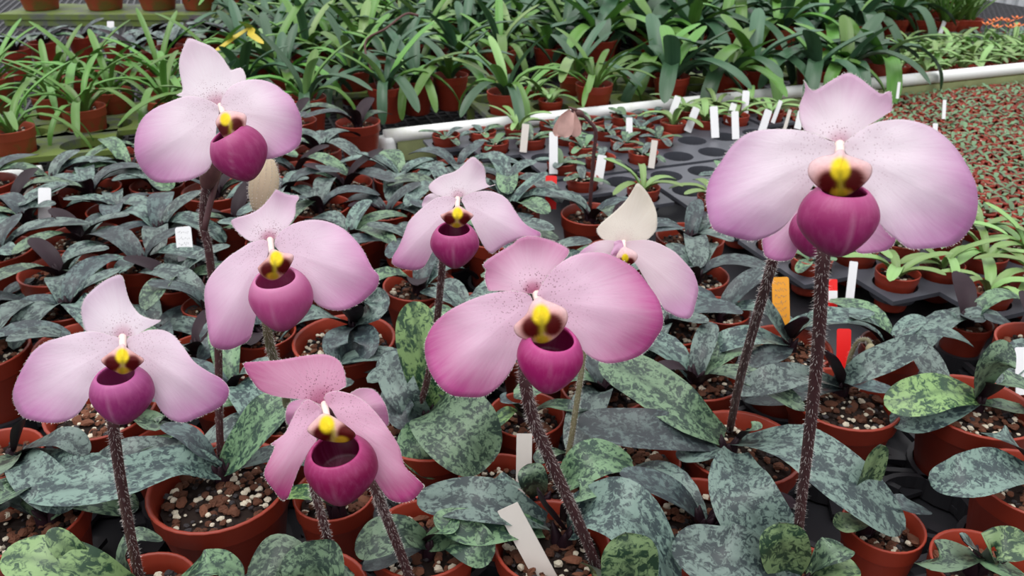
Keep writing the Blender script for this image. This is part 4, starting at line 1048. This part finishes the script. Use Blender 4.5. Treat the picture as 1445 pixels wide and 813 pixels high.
# black carrier trays: rings round the pot feet joined by bars, one tray for each block of pots
blocks = {}
for p, r in RING_POS:
    a, b = bc(p); blocks.setdefault((math.floor(a/.42), math.floor((b+.0)/.32)), []).append((p, r))
for kk, lst in blocks.items():
    mb = MB()
    for p, r in lst: ring(mb, (p.x, p.y, 0), r*.80, r*.80+.005, .0, .022, 24)
    for i in range(len(lst)):
        for j in range(i):
            a, ra = lst[i]; b, rb = lst[j]; d = b-a; d.z = 0; l = d.length
            if l < .145:
                u = d/l; s = a+u*(ra*.8+.003); e = b-u*(rb*.8+.003); w = (e-s).length
                if (e-s).dot(u) > .004:
                    c = (s+e)/2
                    for off in (-.009, .009):
                        n_ = V((-u.y, u.x, 0)); box(mb, (c.x+n_.x*off, c.y+n_.y*off, .016), w+.006, .006, .006, math.atan2(u.y, u.x))
    for p, r in lst:
        for q in range(6):
            an = q*pi/3+BA; u = V((math.cos(an), math.sin(an), 0)); c = p+u*(r*.8+.012)
            box(mb, (c.x, c.y, .0055), .026, .012, .005, an)
    o = mb.build('carrier_tray', M['tray'], None, False)
    c = sum((p for p, r in lst), V())/len(lst); o['kk'] = 1
    del o['kk']
    x, y, d = proj((c.x, c.y, .02)); AUTO.append((o, 'black ringed carrier tray', 'black carrier trays', (x, y)))
    o['category'] = 'tray'

# ------------------------------------------------------------------ grey plates with round holes and small seedling pots
SEED = []
def small_plant(seed, kind):
    rng = random.Random(seed); L = []; n = rng.choice((4, 5, 5, 6))
    for i in range(n):
        az = i*2.5+rng.uniform(-.4, .4)
        if kind == 'strap':
            pts = arch(az, rng.uniform(.06, .095), rng.uniform(.8, 1.25), rng.uniform(.9, 1.6)); L.append(leaf_mesh(pts, rng.uniform(.011, .016), [M['strap_light'], M['strap_light']], V((0,0,1)), .5, .02, 'strap', 9, 4, seed+i, .0007))
        else:
            pts = arch(az, rng.uniform(.04, .06), rng.uniform(.35, .8), rng.uniform(.5, 1.0)); L.append(leaf_mesh(pts, rng.uniform(.014, .019), [M[rng.choice(('leaf_green', 'seed_leaf', 'leaf_grey'))], M['under_green']], V((0,0,1)), .4, .03, 'oval', 8, 4, seed+i, .0007))
    return L
SP = {'strap': [small_plant(500+i*9, 'strap') for i in range(5)], 'round': [small_plant(700+i*9, 'round') for i in range(5)]}
def seedling(p, D, kind, v, z0, rz, seed):
    pm, mixes, h = pot_pair(D)
    root = empty('potted_seedling', (p.x, p.y, z0))
    ob('pot', pm, root); m_ = ob('potting_mix', mixes[seed % 3], root); m_['kind'] = 'stuff'
    for me in SP[kind][v]:
        o = ob('leaf', me, root, (0, 0, h*.86)); o.rotation_euler.z = rz
    return root
def plate(mb, c, pitch, r, z, th=.006, n=20, ang=BA, m=0):
    """square cell with a round hole"""
    def sq(a):
        x, y = math.cos(a), math.sin(a); k = max(abs(x), abs(y)); return V((x/k*pitch/2, y/k*pitch/2, 0))
    ca, sa = math.cos(ang), math.sin(ang)
    rot = lambda v: V((v.x*ca-v.y*sa, v.x*sa+v.y*ca, v.z))
    vv = []
    for j in range(n):
        a = 2*pi*j/n + pi/4
        vv += [c+rot(sq(a))+V((0,0,z)), c+rot(V((math.cos(a)*r, math.sin(a)*r, 0)))+V((0,0,z)), c+rot(V((math.cos(a)*r, math.sin(a)*r, 0)))+V((0,0,z-.018)), c+rot(sq(a))+V((0,0,z-th))]
    ff = []
    for j in range(n):
        a = j*4; b = ((j+1) % n)*4
        ff += [(a, b, b+1, a+1), (a+1, b+1, b+2, a+2), (b+3, b, a, a+3)]
    mb.add(vv, ff, m)
PT = .076
trays = {}
for bi in range(0, 20):
    for ai in range(-2, 24):
        p = B(.03+ai*PT + (ai//5)*.012, -.065 - bi*PT - (bi//4)*.012)
        x, y, d = proj((p.x, p.y, .05))
        if not (poly_in(x, y, ZONE_S) and -100 < x < 1600): continue
        if clash(p, .03) or (x < 606 and y < 228): continue
        trays.setdefault((ai//5, bi//4), []).append((p, x, y))
sk = 0
for kk, cells in trays.items():
    mb = MB()
    for p, x, y in cells: plate(mb, p, PT, .0285, .040)
    o = mb.build('seedling_tray', M['plate'], None, False); o['category'] = 'tray'
    c = sum((p for p, x, y in cells), V())/len(cells); pc = proj((c.x, c.y, .04)); AUTO.append((o, 'grey tray with round holes', 'grey seedling trays', pc[:2]))
    for p, x, y in cells:
        lattice = 955 < x < 1135 and 180 < y < 235
        hole = lattice or (875 < x < 1000 and 225 < y < 262) or R.random() < .05
        if hole: continue
        sk += 1
        light = (x > 1150 and y > 320) or (900 < x < 1010 and y > 262) or (940 < x < 1130 and y < 180) or R.random() < .2
        r = seedling(p, .054, 'strap' if light else 'round', R.randrange(5), .006, R.uniform(0, 6), sk)
        AUTO.append((r, 'light green strappy seedling' if light else 'small mottled seedling', 'seedlings in the grey trays', (x, y)))
print('seedlings', sk)
# ------------------------------------------------------------------ the crowded field of tiny pots on the right
PP = .0285
def plug_mesh(seed):
    rng = random.Random(seed); mb = MB(); r = .0128; h = .026
    lathe(mb, [(0, 0), (r*.72, 0), (r*.95, h*.8), (r, h*.8), (r, h), (r*.86, h), (r*.84, h*.84), (0, h*.85)], 12, 0)
    for i in range(3):
        rv, rf = rock(rng, .0028, .6, 5); c = V((rng.uniform(-.006, .006), rng.uniform(-.006, .006), h*.86)); mb.add([c+q for q in rv], rf, 1)
    me_l = []
    for i in range(rng.choice((2, 3, 3, 4))):
        pts = arch(i*2.3+rng.uniform(0, 1), rng.uniform(.014, .022), rng.uniform(.5, 1.1), rng.uniform(.5, 1.2), .003, h*.85); T = leaf_mesh(pts, rng.uniform(.0065, .0092), [M['seed_leaf']], V((0,0,1)), .4, .02, 'oval', 5, 2, seed+i, .0004)
        mb.add([v.co.copy() for v in T.vertices], [tuple(f.vertices) for f in T.polygons], 2); bpy.data.meshes.remove(T)
    me = mb.mesh('seedling_plug', [M['pot'], M['perlite'], M['seed_leaf']]); 
    ul = me.uv_layers.new(name='UVMap'); d = []
    for l in me.loops: c = me.vertices[l.vertex_index].co; d += [c.x, c.y]
    ul.data.foreach_set('uv', d)
    return me
PLUG = [plug_mesh(900+i*7) for i in range(8)]
plugs = []
for bi in range(0, 70):
    for ai in range(0, 90):
        p = B(.30+ai*PP+(bi % 2)*PP/2+R.uniform(-.002, .002), -.035-bi*PP*.9+R.uniform(-.002, .002))
        x, y, d = proj((p.x, p.y, .03))
        if -80 < x < 1500 and poly_in(x, y, ZONE_P) and not clash(p, .014): plugs.append((d, p, x, y))
plugs.sort(key=lambda q: q[0] + (100 if not (0 < q[2] < 1445) or math.hypot((q[2]-1185)/190, (q[3]-240)/105) < .9 else 0))
print('plugs', len(plugs))
far = MB()
for i, (d, p, x, y) in enumerate(plugs):
    me = PLUG[R.randrange(8)]; a = R.uniform(0, 6.28); s = R.uniform(.92, 1.08)
    if i < 300:
        o = ob('seedling_plug', me, None, (p.x, p.y, -.003)); o.rotation_euler.z = a; o.scale = (s, s, s)
        tag(o, 'tiny seedling in a thumb sized red pot, crowded field right of the biggest flower', 'seedling', 'tiny seedlings in the crowded field at right')
    else:
        ca, sa = math.cos(a), math.sin(a)
        off = len(far.v)
        far.v += [(p.x+v.co.x*ca-v.co.y*sa, p.y+v.co.x*sa+v.co.y*ca, -.003+v.co.z) for v in me.vertices]
        far.f += [tuple(k+off for k in f.vertices) for f in me.polygons]; far.m += [f.material_index for f in me.polygons]
o = far.build('seedling_plug_field', [M['pot'], M['perlite'], M['seed_leaf']]); tag(o, 'mass of far and hidden tiny seedlings filling the back of the crowded field', 'seedlings', kind='stuff')
# ------------------------------------------------------------------ back bench: strap leaved plants in mossy trays
STRAP = []
def strap_plant(seed, wide):
    rng = random.Random(seed); L = []; n = rng.choice((10, 11, 12, 13))
    for i in range(n):
        az = i*2.4 + rng.uniform(-.3, .3); inner = i > n*.6
        ln = rng.uniform(.15, .22)*(1 if not inner else .85)*(1.1 if wide == 2 else 1)
        W = (rng.uniform(.012, .016), rng.uniform(.019, .026), rng.uniform(.030, .042))[wide]
        pts = arch(az, ln, rng.uniform(1.0, 1.35) if inner else rng.uniform(.65, 1.1), rng.uniform(.5, 1.1) if inner else rng.uniform(1.4, 2.5), .02)
        mt = 'strap_mid' if wide == 0 or rng.random() < .4 else 'strap_dark'
        if wide == 1 and rng.random() < .12: mt = 'strap_light'
        L.append(leaf_mesh(pts, W, [M[mt], M[mt]], V((0, 0, 1)), .45, .01, 'strap', 12, 4, seed+i, .0009))
    return L
for w in range(3): STRAP.append([strap_plant(1200+w*100+i*17, w) for i in range(4)])
PM_MOSS = (pot_mesh(.042, .08, 'pot', 'pot_moss'), pot_mesh(.042, .08, 'pot', 'pot'))
MIX_B = mix_mesh(.040, .08*.86, 77, 40)
WORDS = (('narrow leaved strappy plant', 'arching strap leaved plant'), ('strap leaved green plant', 'fountain of strap leaves'), ('broad dark strap plant', 'wide drooping leaved plant'))
BPOS = []
def strap(p, wide, sc=1.0, moss=False, seed=0, group='strap leaved plants on the back bench'):
    root = empty('strap_leaf_plant', (p.x, p.y, .012)); root.scale = (sc, sc, sc)
    ob('pot', PM_MOSS[0 if moss else 1], root); m_ = ob('potting_mix', MIX_B, root); m_['kind'] = 'stuff'
    rz = R.uniform(0, 6.28)
    for me in STRAP[wide][seed % 4]:
        o = ob('leaf', me, root, (0, 0, .069)); o.rotation_euler.z = rz
    BPOS.append((p, .042*sc))
    x, y, d = proj((p.x, p.y, .13)); AUTO.append((root, R.choice(WORDS[wide]), group, (x, y)))
    return root
TRAYS = [(G(795, 140, .048), 4, 2, BA-.02, .105, 'algae green holed tray'), (G(912, 112, .048), 3, 2, BA, .10, 'algae green plant tray'),
         (G(590, 119, .048), 4, 1, BA-.1, .105, 'long mossy pot tray'), (G(1050, 106, .048), 4, 1, BA, .105, 'mossy edged tray'),
         (G(30, 200, .048), 3, 2, BA, .115, 'mossy left edge tray'), (G(160, 165, .048), 3, 2, BA, .115, 'bright mossy tray')]
CELLS = []
for c, nx, ny, rz, pitch, lb in TRAYS:
    for i in range(nx):
        for j in range(ny):
            u, v = (i-(nx-1)/2)*pitch, (j-(ny-1)/2)*pitch
            CELLS.append([V((c.x+u*math.cos(rz)-v*math.sin(rz), c.y+u*math.sin(rz)+v*math.cos(rz), 0)), pitch, False])
def snap(p, lim=.075):
    """stand the plant in the nearest free hole, or report that a tray is in the way"""
    near = min((c for c in CELLS if not c[2]), key=lambda c: (c[0].xy-p.xy).length)
    if (near[0].xy-p.xy).length < lim: near[2] = True; return near[0].copy()
    return p
def on_tray(p, m=.035): return any(max(abs((c[0]-p).dot(E1)), abs((c[0]-p).dot(E2))) < c[1]/2+m for c in CELLS)
FRONT = [(20, 192, 0), (128, 160, 0), (205, 148, 0), (300, 150, 1), (432, 138, 1), (545, 122, 1), (592, 118, 1), (642, 112, 1), (705, 126, 1), (845, 116, 0), (795, 100, 1), (905, 96, 2), (948, 108, 2), (1030, 104, 2), (1075, 102, 2), (1150, 98, 2), (1195, 94, 2), (1240, 88, 2),
         (75, 128, 0), (-40, 150, 0), (165, 118, 0), (250, 118, 0), (345, 115, 1), (400, 108, 1), (470, 105, 1), (-10, 110, 0)]
seed = 0; FR = []
for px, py, w in FRONT:
    p = G(px, py, .09)
    p = snap(p)
    k_ = 0
    while k_ < 12 and any((p.xy-q.xy).length < r+.042 for q, r in BPOS) or (k_ < 12 and on_tray(p, .03) and not any((p.xy-c[0].xy).length < .002 for c in CELLS)): p = p + E2*.04; k_ += 1
    seed += 1; FR.append(strap(p, w, 1.0, px < 300, seed))
for row in range(0, 12):
    for ai in range(-26, 26):
        p = B(-.15+ai*.145+(row % 2)*.07+R.uniform(-.02, .02), .50+row*.135+R.uniform(-.02, .02))
        x, y, d = proj((p.x, p.y, .09))
        if not (-60 < x < 1290) or y < -48: continue
        if x < 330 and (y < 96 and y > -200): continue
        if x > 1180 + (y < 60)*90 and y < 80: continue
        if any((p.xy-q.xy).length < .1 for q, r in BPOS) or on_tray(p, .045): continue
        seed += 1; w = 0 if x < 330 else (1 if x < 760 + R.uniform(-80, 80) else 2)
        strap(p, w, R.uniform(.95, 1.15), R.random() < .3, seed)
print('strap', len(BPOS))
# a brown flower stalk and a yellowing leaf on single plants
r = FR[5]; mb = MB(); o_ = r.location; d_ = (o_-CAMP).dot(FW)
tube(mb, [V((-.02, 0, .075)), P(515, 62, d_)-o_, P(545, 40, d_)-o_, P(572, 20, d_+.03)-o_, P(590, 22, d_+.05)-o_], lambda t: .0026+.003*max(0, t-.75), 20, 7)
q = mb.build('flower_stalk', M['bract'], r); q['label'] = 'brown flower stalk'
r = FR[21]; o_ = r.location; d_ = (o_-CAMP).dot(FW)
ob('leaf', leaf_mesh([V((0, 0, .075)), P(345, 45, d_)-o_, P(355, 50, d_-.02)-o_, P(372, 62, d_-.04)-o_], .017, [M['yellow_leaf'], M['yellow_leaf']], V((0, -.4, 1)), .3, .02, 'strap', 10, 4, 5), r)['label'] = 'yellowing leaf'
# light green single plants in the near mossy tray
for px, py in ((800, 132), (770, 142), (915, 112)):
    p = snap(G(px, py, .05), .3); r = seedling(p, .054, 'strap', px % 5, .012, 1.0, px); AUTO.append((r, 'light green tray seedling', 'seedlings in the mossy trays', (px, py)))
# mossy trays with real holes under the front plants
def moss_tray(c, nx, ny, rz, pitch, label):
    root = empty('mossy_tray', (c.x, c.y, .0)); mb = MB(); ca, sa = math.cos(rz), math.sin(rz)
    for i in range(nx):
        for j in range(ny):
            u, v = (i-(nx-1)/2)*pitch, (j-(ny-1)/2)*pitch
            plate(mb, V((u*ca-v*sa, u*sa+v*ca, 0)), pitch, min(.041, pitch*.42), .048, .01, 20, rz)
    mb.build('tray_plate', M['moss_tray'], root, False)
    for i in (-1, 1):
        for j in (-1, 1):
            lb = MB(); u, v = i*(nx*pitch/2-.012), j*(ny*pitch/2-.012)
            box(lb, (u*ca-v*sa, u*sa+v*ca, .012), .016, .016, .052, rz); lb.build('leg', M['moss_tray'], root, False)
    pc = proj((c.x, c.y, .05)); root['category'] = 'tray'; AUTO.append((root, label, 'mossy trays on the back bench', pc[:2]))
for t in TRAYS: moss_tray(*t)
# ------------------------------------------------------------------ far left corner: dark rosettes, mossy pots
for i, px in enumerate((60, 150, 225, 285, 345)):
    p = G(px, 14, .03); r = empty('mossy_pot', (p.x, p.y, .034)); r.scale = (2.0, 2.0, 1.5)
    ob('pot', PM_MOSS[0], r); m_ = ob('potting_mix', MIX_B, r); m_['kind'] = 'stuff'
    for me in STRAP[0][i % 4][:6]:
        o = ob('leaf', me, r, (0, 0, .069)); o.scale = (.5, .5, .5); o.rotation_euler.z = i
    AUTO.append((r, 'large algae stained pot', 'algae stained pots at the top left', (px, 6)))
for i, (px, py) in enumerate(((115, 52), (165, 60), (215, 52), (260, 48), (300, 44), (240, 66), (190, 74), (60, 60), (20, 70), (335, 56))):
    p = G(px, py, .08); r = orchid(p, .08, ros=i % 9, seed=i+700, sc=1.25, z0=.0); AUTO.append((r, 'dark leaved background orchid', 'dark leaved pots at the upper left', (px, py)))
mb = MB(); c = G(205, 14, .03); box(mb, (c.x, c.y, .023), 1.0, .26, .02, -.02); box(mb, (c.x, c.y-.12, -.0), .98, .012, .02, -.02); o = mb.build('mossy_shelf', M['moss_tray'], None, False); tag(o, 'mossy shelf under the algae stained pots at the top left', 'shelf')
# far right: field of light green seedlings, grass pots, orange flowers, pipe
fld = 0
for bi in range(0, 16):
    for ai in range(0, 40):
        p = B(1.30+ai*.062+(bi % 2)*.03, .10+bi*.062)
        x, y, d = proj((p.x, p.y, .06))
        if not (1262 + (100-y)*.15 < x < 1470 and 38 < y < 92): continue
        if any((p.xy-q.xy).length < .07 for q, r in BPOS): continue
        fld += 1
        r = seedling(p, .05, 'strap' if y > 52 else 'round', R.randrange(5), -.008, R.uniform(0, 6), fld); r.scale = (1.1, 1.1, 1.1)
        tag(r, 'small pale green leafy plant in the dense patch at the upper right', 'plant', 'pale green plants massed at the upper right')
print('field', fld)
GRASS = []
for s in range(3):
    rng = random.Random(1700+s); mb = MB()
    for i in range(26):
        az = rng.uniform(0, 6.28); pts = arch(az, rng.uniform(.10, .17), rng.uniform(.9, 1.45), rng.uniform(.2, 1.0), .03)
        T = leaf_mesh(pts, rng.uniform(.006, .012), [M['strap_mid']]*2, V((0,0,1)), .3, .02, 'strap', 6, 2, s*40+i, .0005)
        mb.add([v.co.copy() for v in T.vertices], [tuple(f.vertices) for f in T.polygons]); bpy.data.meshes.remove(T)
    me = mb.mesh('grass_tuft', [M['strap_mid']]); ul = me.uv_layers.new(name='UVMap'); GRASS.append(me)
for i, (px, py) in enumerate(((1225, 24), (1262, 20), (1300, 22), (1335, 24), (1352, 22), (1370, 22), (1245, 8), (1285, 6), (1322, 8), (1358, 8), (1205, 14), (1180, 6), (1310, -6), (1350, -4))):
    p = G(px, py, .09); r = empty('grassy_pot', (p.x, p.y, .0)); ob('pot', PM_MOSS[1], r); m_ = ob('potting_mix', MIX_B, r); m_['kind'] = 'stuff'
    g_ = ob('grass_tuft', GRASS[i % 3], r, (0, 0, .066)); g_['kind'] = 'stuff'; g_.rotation_euler.z = i
    AUTO.append((r, 'tufted grassy potted plant', 'grassy pots at the top right', (px, py)))
fl_me = []
for s in range(2):
    mb = MB()
    for i in range(6):
        a = i*pi/3; d = V((math.cos(a), math.sin(a), .5)); mb.add([V((0,0,.0)), d*.012+V((-.004*math.sin(a), .004*math.cos(a), 0)), d*.020, d*.012-V((-.004*math.sin(a), .004*math.cos(a), 0))], [(0,1,2,3)])
    fl_me.append(mb.mesh('flower', [M['orange_petal']]))
for i, (px, py) in enumerate(((1404, 22), (1415, 20), (1425, 22), (1409, 30), (1428, 30), (1437, 18), (1395, 26), (1440, 28))):
    p = G(px, py, .12); r = seedling(p, .05, 'round', i % 5, .0, i, i); r.name = 'orange_flowering_pot'
    o = ob('flower', fl_me[i % 2], r, (0, 0, .10)); o['label'] = 'orange flower'
    mb = MB(); tube(mb, [V((0,0,.04)), V((0,0,.10))], .0012, 3, 5); mb.build('flower_stalk', M['strap_mid'], r)
    AUTO.append((r, 'small orange flowering plant', 'orange flowers at the top right', (px, py)))

# ------------------------------------------------------------------ plant tags
def plant_tag(bot, top, w, m, label, z=.075, scrib=0, lean=.0, name='plant_tag', split=None):
    """flat plastic tag from its foot to its top (pixel readings), w in photo pixels"""
    b = G(bot[0], bot[1], z); d = (b-CAMP).dot(FW); t = P(top[0], top[1], d - lean)
    hgt = (t-b).length; wd = w/FPX*d
    root_name = name
    z_ax = (t-b).normalized(); y_ax = (V((0, 1, 0)) - z_ax*z_ax.y).normalized(); x_ax = y_ax.cross(z_ax)
    c = wd*(.14 if m != 'tag_beige' else .03); low = b - z_ax*.012
    prof = [(-wd/2, 0), (wd/2, 0), (wd/2, hgt+.012-c), (wd/2-c*.3, hgt+.012-c*.3), (wd/2-c, hgt+.012), (-wd/2+c, hgt+.012), (-wd/2+c*.3, hgt+.012-c*.3), (-wd/2, hgt+.012-c)]
    mb = MB(); n = len(prof)
    vv = [x_ax*x + z_ax*y - y_ax*.0004 for x, y in prof] + [x_ax*x + z_ax*y + y_ax*.0004 for x, y in prof]
    mb.add(vv, [tuple(range(n)), tuple(range(2*n-1, n-1, -1))] + [(i, n+i, n+(i+1) % n, (i+1) % n) for i in range(n)])
    o = mb.build(name, M[m], None, False); o.location = low
    tag(o, label, 'tag')
    if split:
        sb = MB(); box(sb, z_ax*(hgt+.012)*.62 - y_ax*.0006, wd*.98, .0004, (hgt)*.30, ax=(x_ax, y_ax, z_ax)); q = sb.build('white_band', M['tag_white'], o, False); q['label'] = 'white lower band'
    if scrib:
        rng = random.Random(int(bot[0])); sb = MB()
        for k in range(scrib):
            y0 = hgt+.012 - c - (k+.6)*hgt*.13; x = -wd*.34
            while x < wd*.30:
                l = rng.uniform(.06, .16)*wd; a = rng.uniform(-1.2, 1.2); h2 = hgt*.05
                p0 = x_ax*x + z_ax*(y0+rng.uniform(-.4, .4)*h2); p1 = x_ax*(x+l*.6) + z_ax*(y0+math.sin(a)*h2)
                dd = (p1-p0); s = y_ax.cross(dd).normalized()*.00018; f = -y_ax*.0006
                sb.add([p0+s+f, p0-s+f, p1-s+f, p1+s+f], [(0,1,2,3)]); x += l*rng.uniform(.5, 1.1)
        q = sb.build('handwriting', M['ink'], o, False); q['label'] = 'faint illegible pencil writing'; q['kind'] = 'stuff'
    return o
TAGS = [
 ((765,806),(716,715),33,'tag_beige','blank pale tag leaning in the front centre pot','.',0),
 ((739,680),(740,612),22,'tag_beige','upright plain pale tag left of the long front stem','.',0),
 ((288,648),(268,612),27,'tag_white','white tag with pencil writing tilted beside the forked stem base','.',5),
 ((264,382),(258,320),23,'tag_white','tall white tag left of the forked stem, between the pots','.',3),
 ((63,313),(63,265),18,'tag_white','upright white tag at the left, standing among dark leaves','.',0),
 ((42,278),(38,254),14,'tag_beige','short beige tag at the left edge behind the upright white one','.',0),
 ((1103,462),(1101,391),24,'tag_orange','orange yellow tag with writing between the two right stems','.',6),
 ((1190,520),(1191,464),20,'tag_red','bright red tag behind the curled bud','.',0),
 ((1175,440),(1175,394),13,'tag_red','red tag with a white lower band right of the long right stem','.',-1),
 ((1200,412),(1205,369),12,'tag_white','narrow white tag leaning right below the biggest flower','.',0),
 ((777,284),(778,248),16,'tag_red','small red tag between the small centre flower and the hooked stem','.',0),
 ((781,236),(781,186),12,'tag_white','white tag directly below the wilted nodding flower','.',0),
 ((739,206),(742,175),10,'tag_beige','beige tag in the small pots left of the wilted flower','.',0),
 ((845,250),(850,219),13,'tag_white','short white tag right of the thin hooked stem','.',0),
 ((888,190),(888,166),9,'tag_white','white tag near the pipe right of the hooked stem','.',0),
 ((920,228),(924,198),9,'tag_beige','narrow pale tag in the small pots left of the biggest flower','.',0),
 ((946,168),(957,136),10,'tag_white','leaning white tag first in the cluster below the pipe','.',0),
 ((973,178),(983,152),11,'tag_white','leaning white tag second from the left in the tag cluster','.',0),
 ((1009,186),(1007,150),11,'tag_white','wide upright white tag standing in the middle of the tag cluster','.',0),
 ((1038,188),(1037,157),10,'tag_white','upright white tag right of the wide one in the cluster','.',0),
 ((1051,158),(1053,128),10,'tag_white','tallest white tag of the cluster touching the pipe','.',0),
 ((1030,166),(1036,146),9,'tag_white','half hidden white tag behind two others in the cluster','.',0),
 ((1076,182),(1085,155),11,'tag_white','broad leaning white tag left of the biggest flower top','.',0),
 ((1093,166),(1102,142),6,'tag_white','thin leaning white tag right in the cluster, edge on','.',0),
 ((1109,176),(1115,155),5,'tag_beige','thin beige tag beside the left tip of the biggest flower hood','.',0),
 ((1127,174),(1131,157),10,'tag_white','white tag partly hidden by the biggest flower hood','.',0),
 ((1332,160),(1333,141),5,'tag_white','thin white tag standing alone in the crowded seedling field','.',0),
 ((1319,192),(1320,174),7,'tag_white','white tag at the edge of the biggest flower right petal','.',0),
 ((1267,132),(1269,116),4,'tag_white','tiny white tag at the back of the seedling field','.',0),
 ((990,338),(992,312),13,'tag_white','white tag between leaves left of the biggest flower','.',0),
 ((156,58),(156,30),10,'tag_white','bright white tag in the dark upper left background','.',0),
 ((226,76),(226,56),9,'tag_white','small white tag above the tallest flower, left of its tip','.',0),
 ((295,52),(294,37),9,'tag_white','greyish tag near the top behind the tallest flower','.',0),
 ((365,114),(365,97),8,'tag_beige','pale tag just right of the tallest flower hood','.',0),
 ((1328,44),(1333,30),6,'tag_white','white tag hanging below the far pipe at the upper right','.',0),
 ((1443,540),(1442,490),20,'tag_white','white tag cut off by the right edge','.',0),
]
for t in TAGS:
    near = t[0][1] > 250
    plant_tag(t[0], t[1], t[2], t[3], t[4], z=.082 if near else .055, scrib=max(0, t[6]), split=(t[6] == -1))
# ------------------------------------------------------------------ labels for the repeated things
MARK = {'the tallest upper left flower': (310, 165), 'the lower left flower': (170, 500), 'the left centre flower': (390, 380), 'the small centre flower': (645, 300), 'the front centre flower': (765, 450),
        'the magenta drooping flower': (470, 600), 'the white topped flower': (900, 360), 'the biggest right flower': (1185, 240), 'the wilted nodding flower': (800, 175), 'the orange tag': (1102, 425),
        'the red tag by the bud': (1190, 482), 'the small red tag': (777, 265), 'the tall white tag': (260, 350), 'the left white tag': (62, 288), 'the pipe corner': (545, 190), 'the curled bud': (1215, 487),
        'the bright upright leaf': (1232, 655), 'the white tag cluster': (1020, 165), 'the lone field tag': (1333, 151), 'the top left tag': (156, 42), 'the far right pipe': (1330, 30), 'the left pipe piece': (90, 228), 'the bottom frame centre': (720, 812), 'the right frame edge': (1440, 620)}
ORD = ['', 'second ', 'third ', 'fourth ', 'fifth ', 'sixth ', 'seventh ', 'eighth ', 'ninth ', 'tenth '] + ['%dth ' % i for i in range(11, 60)]
def direction(dx, dy):
    if abs(dx) > 2.2*abs(dy): return 'right of' if dx > 0 else 'left of'
    if abs(dy) > 2.2*abs(dx): return 'below' if dy > 0 else 'above'
    return ('below right of' if dx > 0 else 'below left of') if dy > 0 else ('above right of' if dx > 0 else 'above left of')
used = {}
for r, noun, grp, (x, y) in sorted(AUTO, key=lambda q: min(math.hypot(q[3][0]-m[0], q[3][1]-m[1]) for m in MARK.values())):
    ms = sorted(MARK, key=lambda m: math.hypot(x-MARK[m][0], y-MARK[m][1]))
    best = None
    for m in ms[:9]:
        key = (grp, m, direction(x-MARK[m][0], y-MARK[m][1])); c = used.get(key, 0)
        if best is None or c < best[0]: best = (c, key)
        if c == 0: break
    c, key = best; used[key] = c+1
    r['label'] = noun + (', ' + (ORD[c] + 'one ' if c else 'nearest one ') + key[2] + ' ' + key[1])
    r['group'] = grp
    if 'category' not in r: r['category'] = 'orchid' if 'orchid' in grp or 'dark leaved' in grp else ('seedling' if 'seedling' in noun else 'plant')
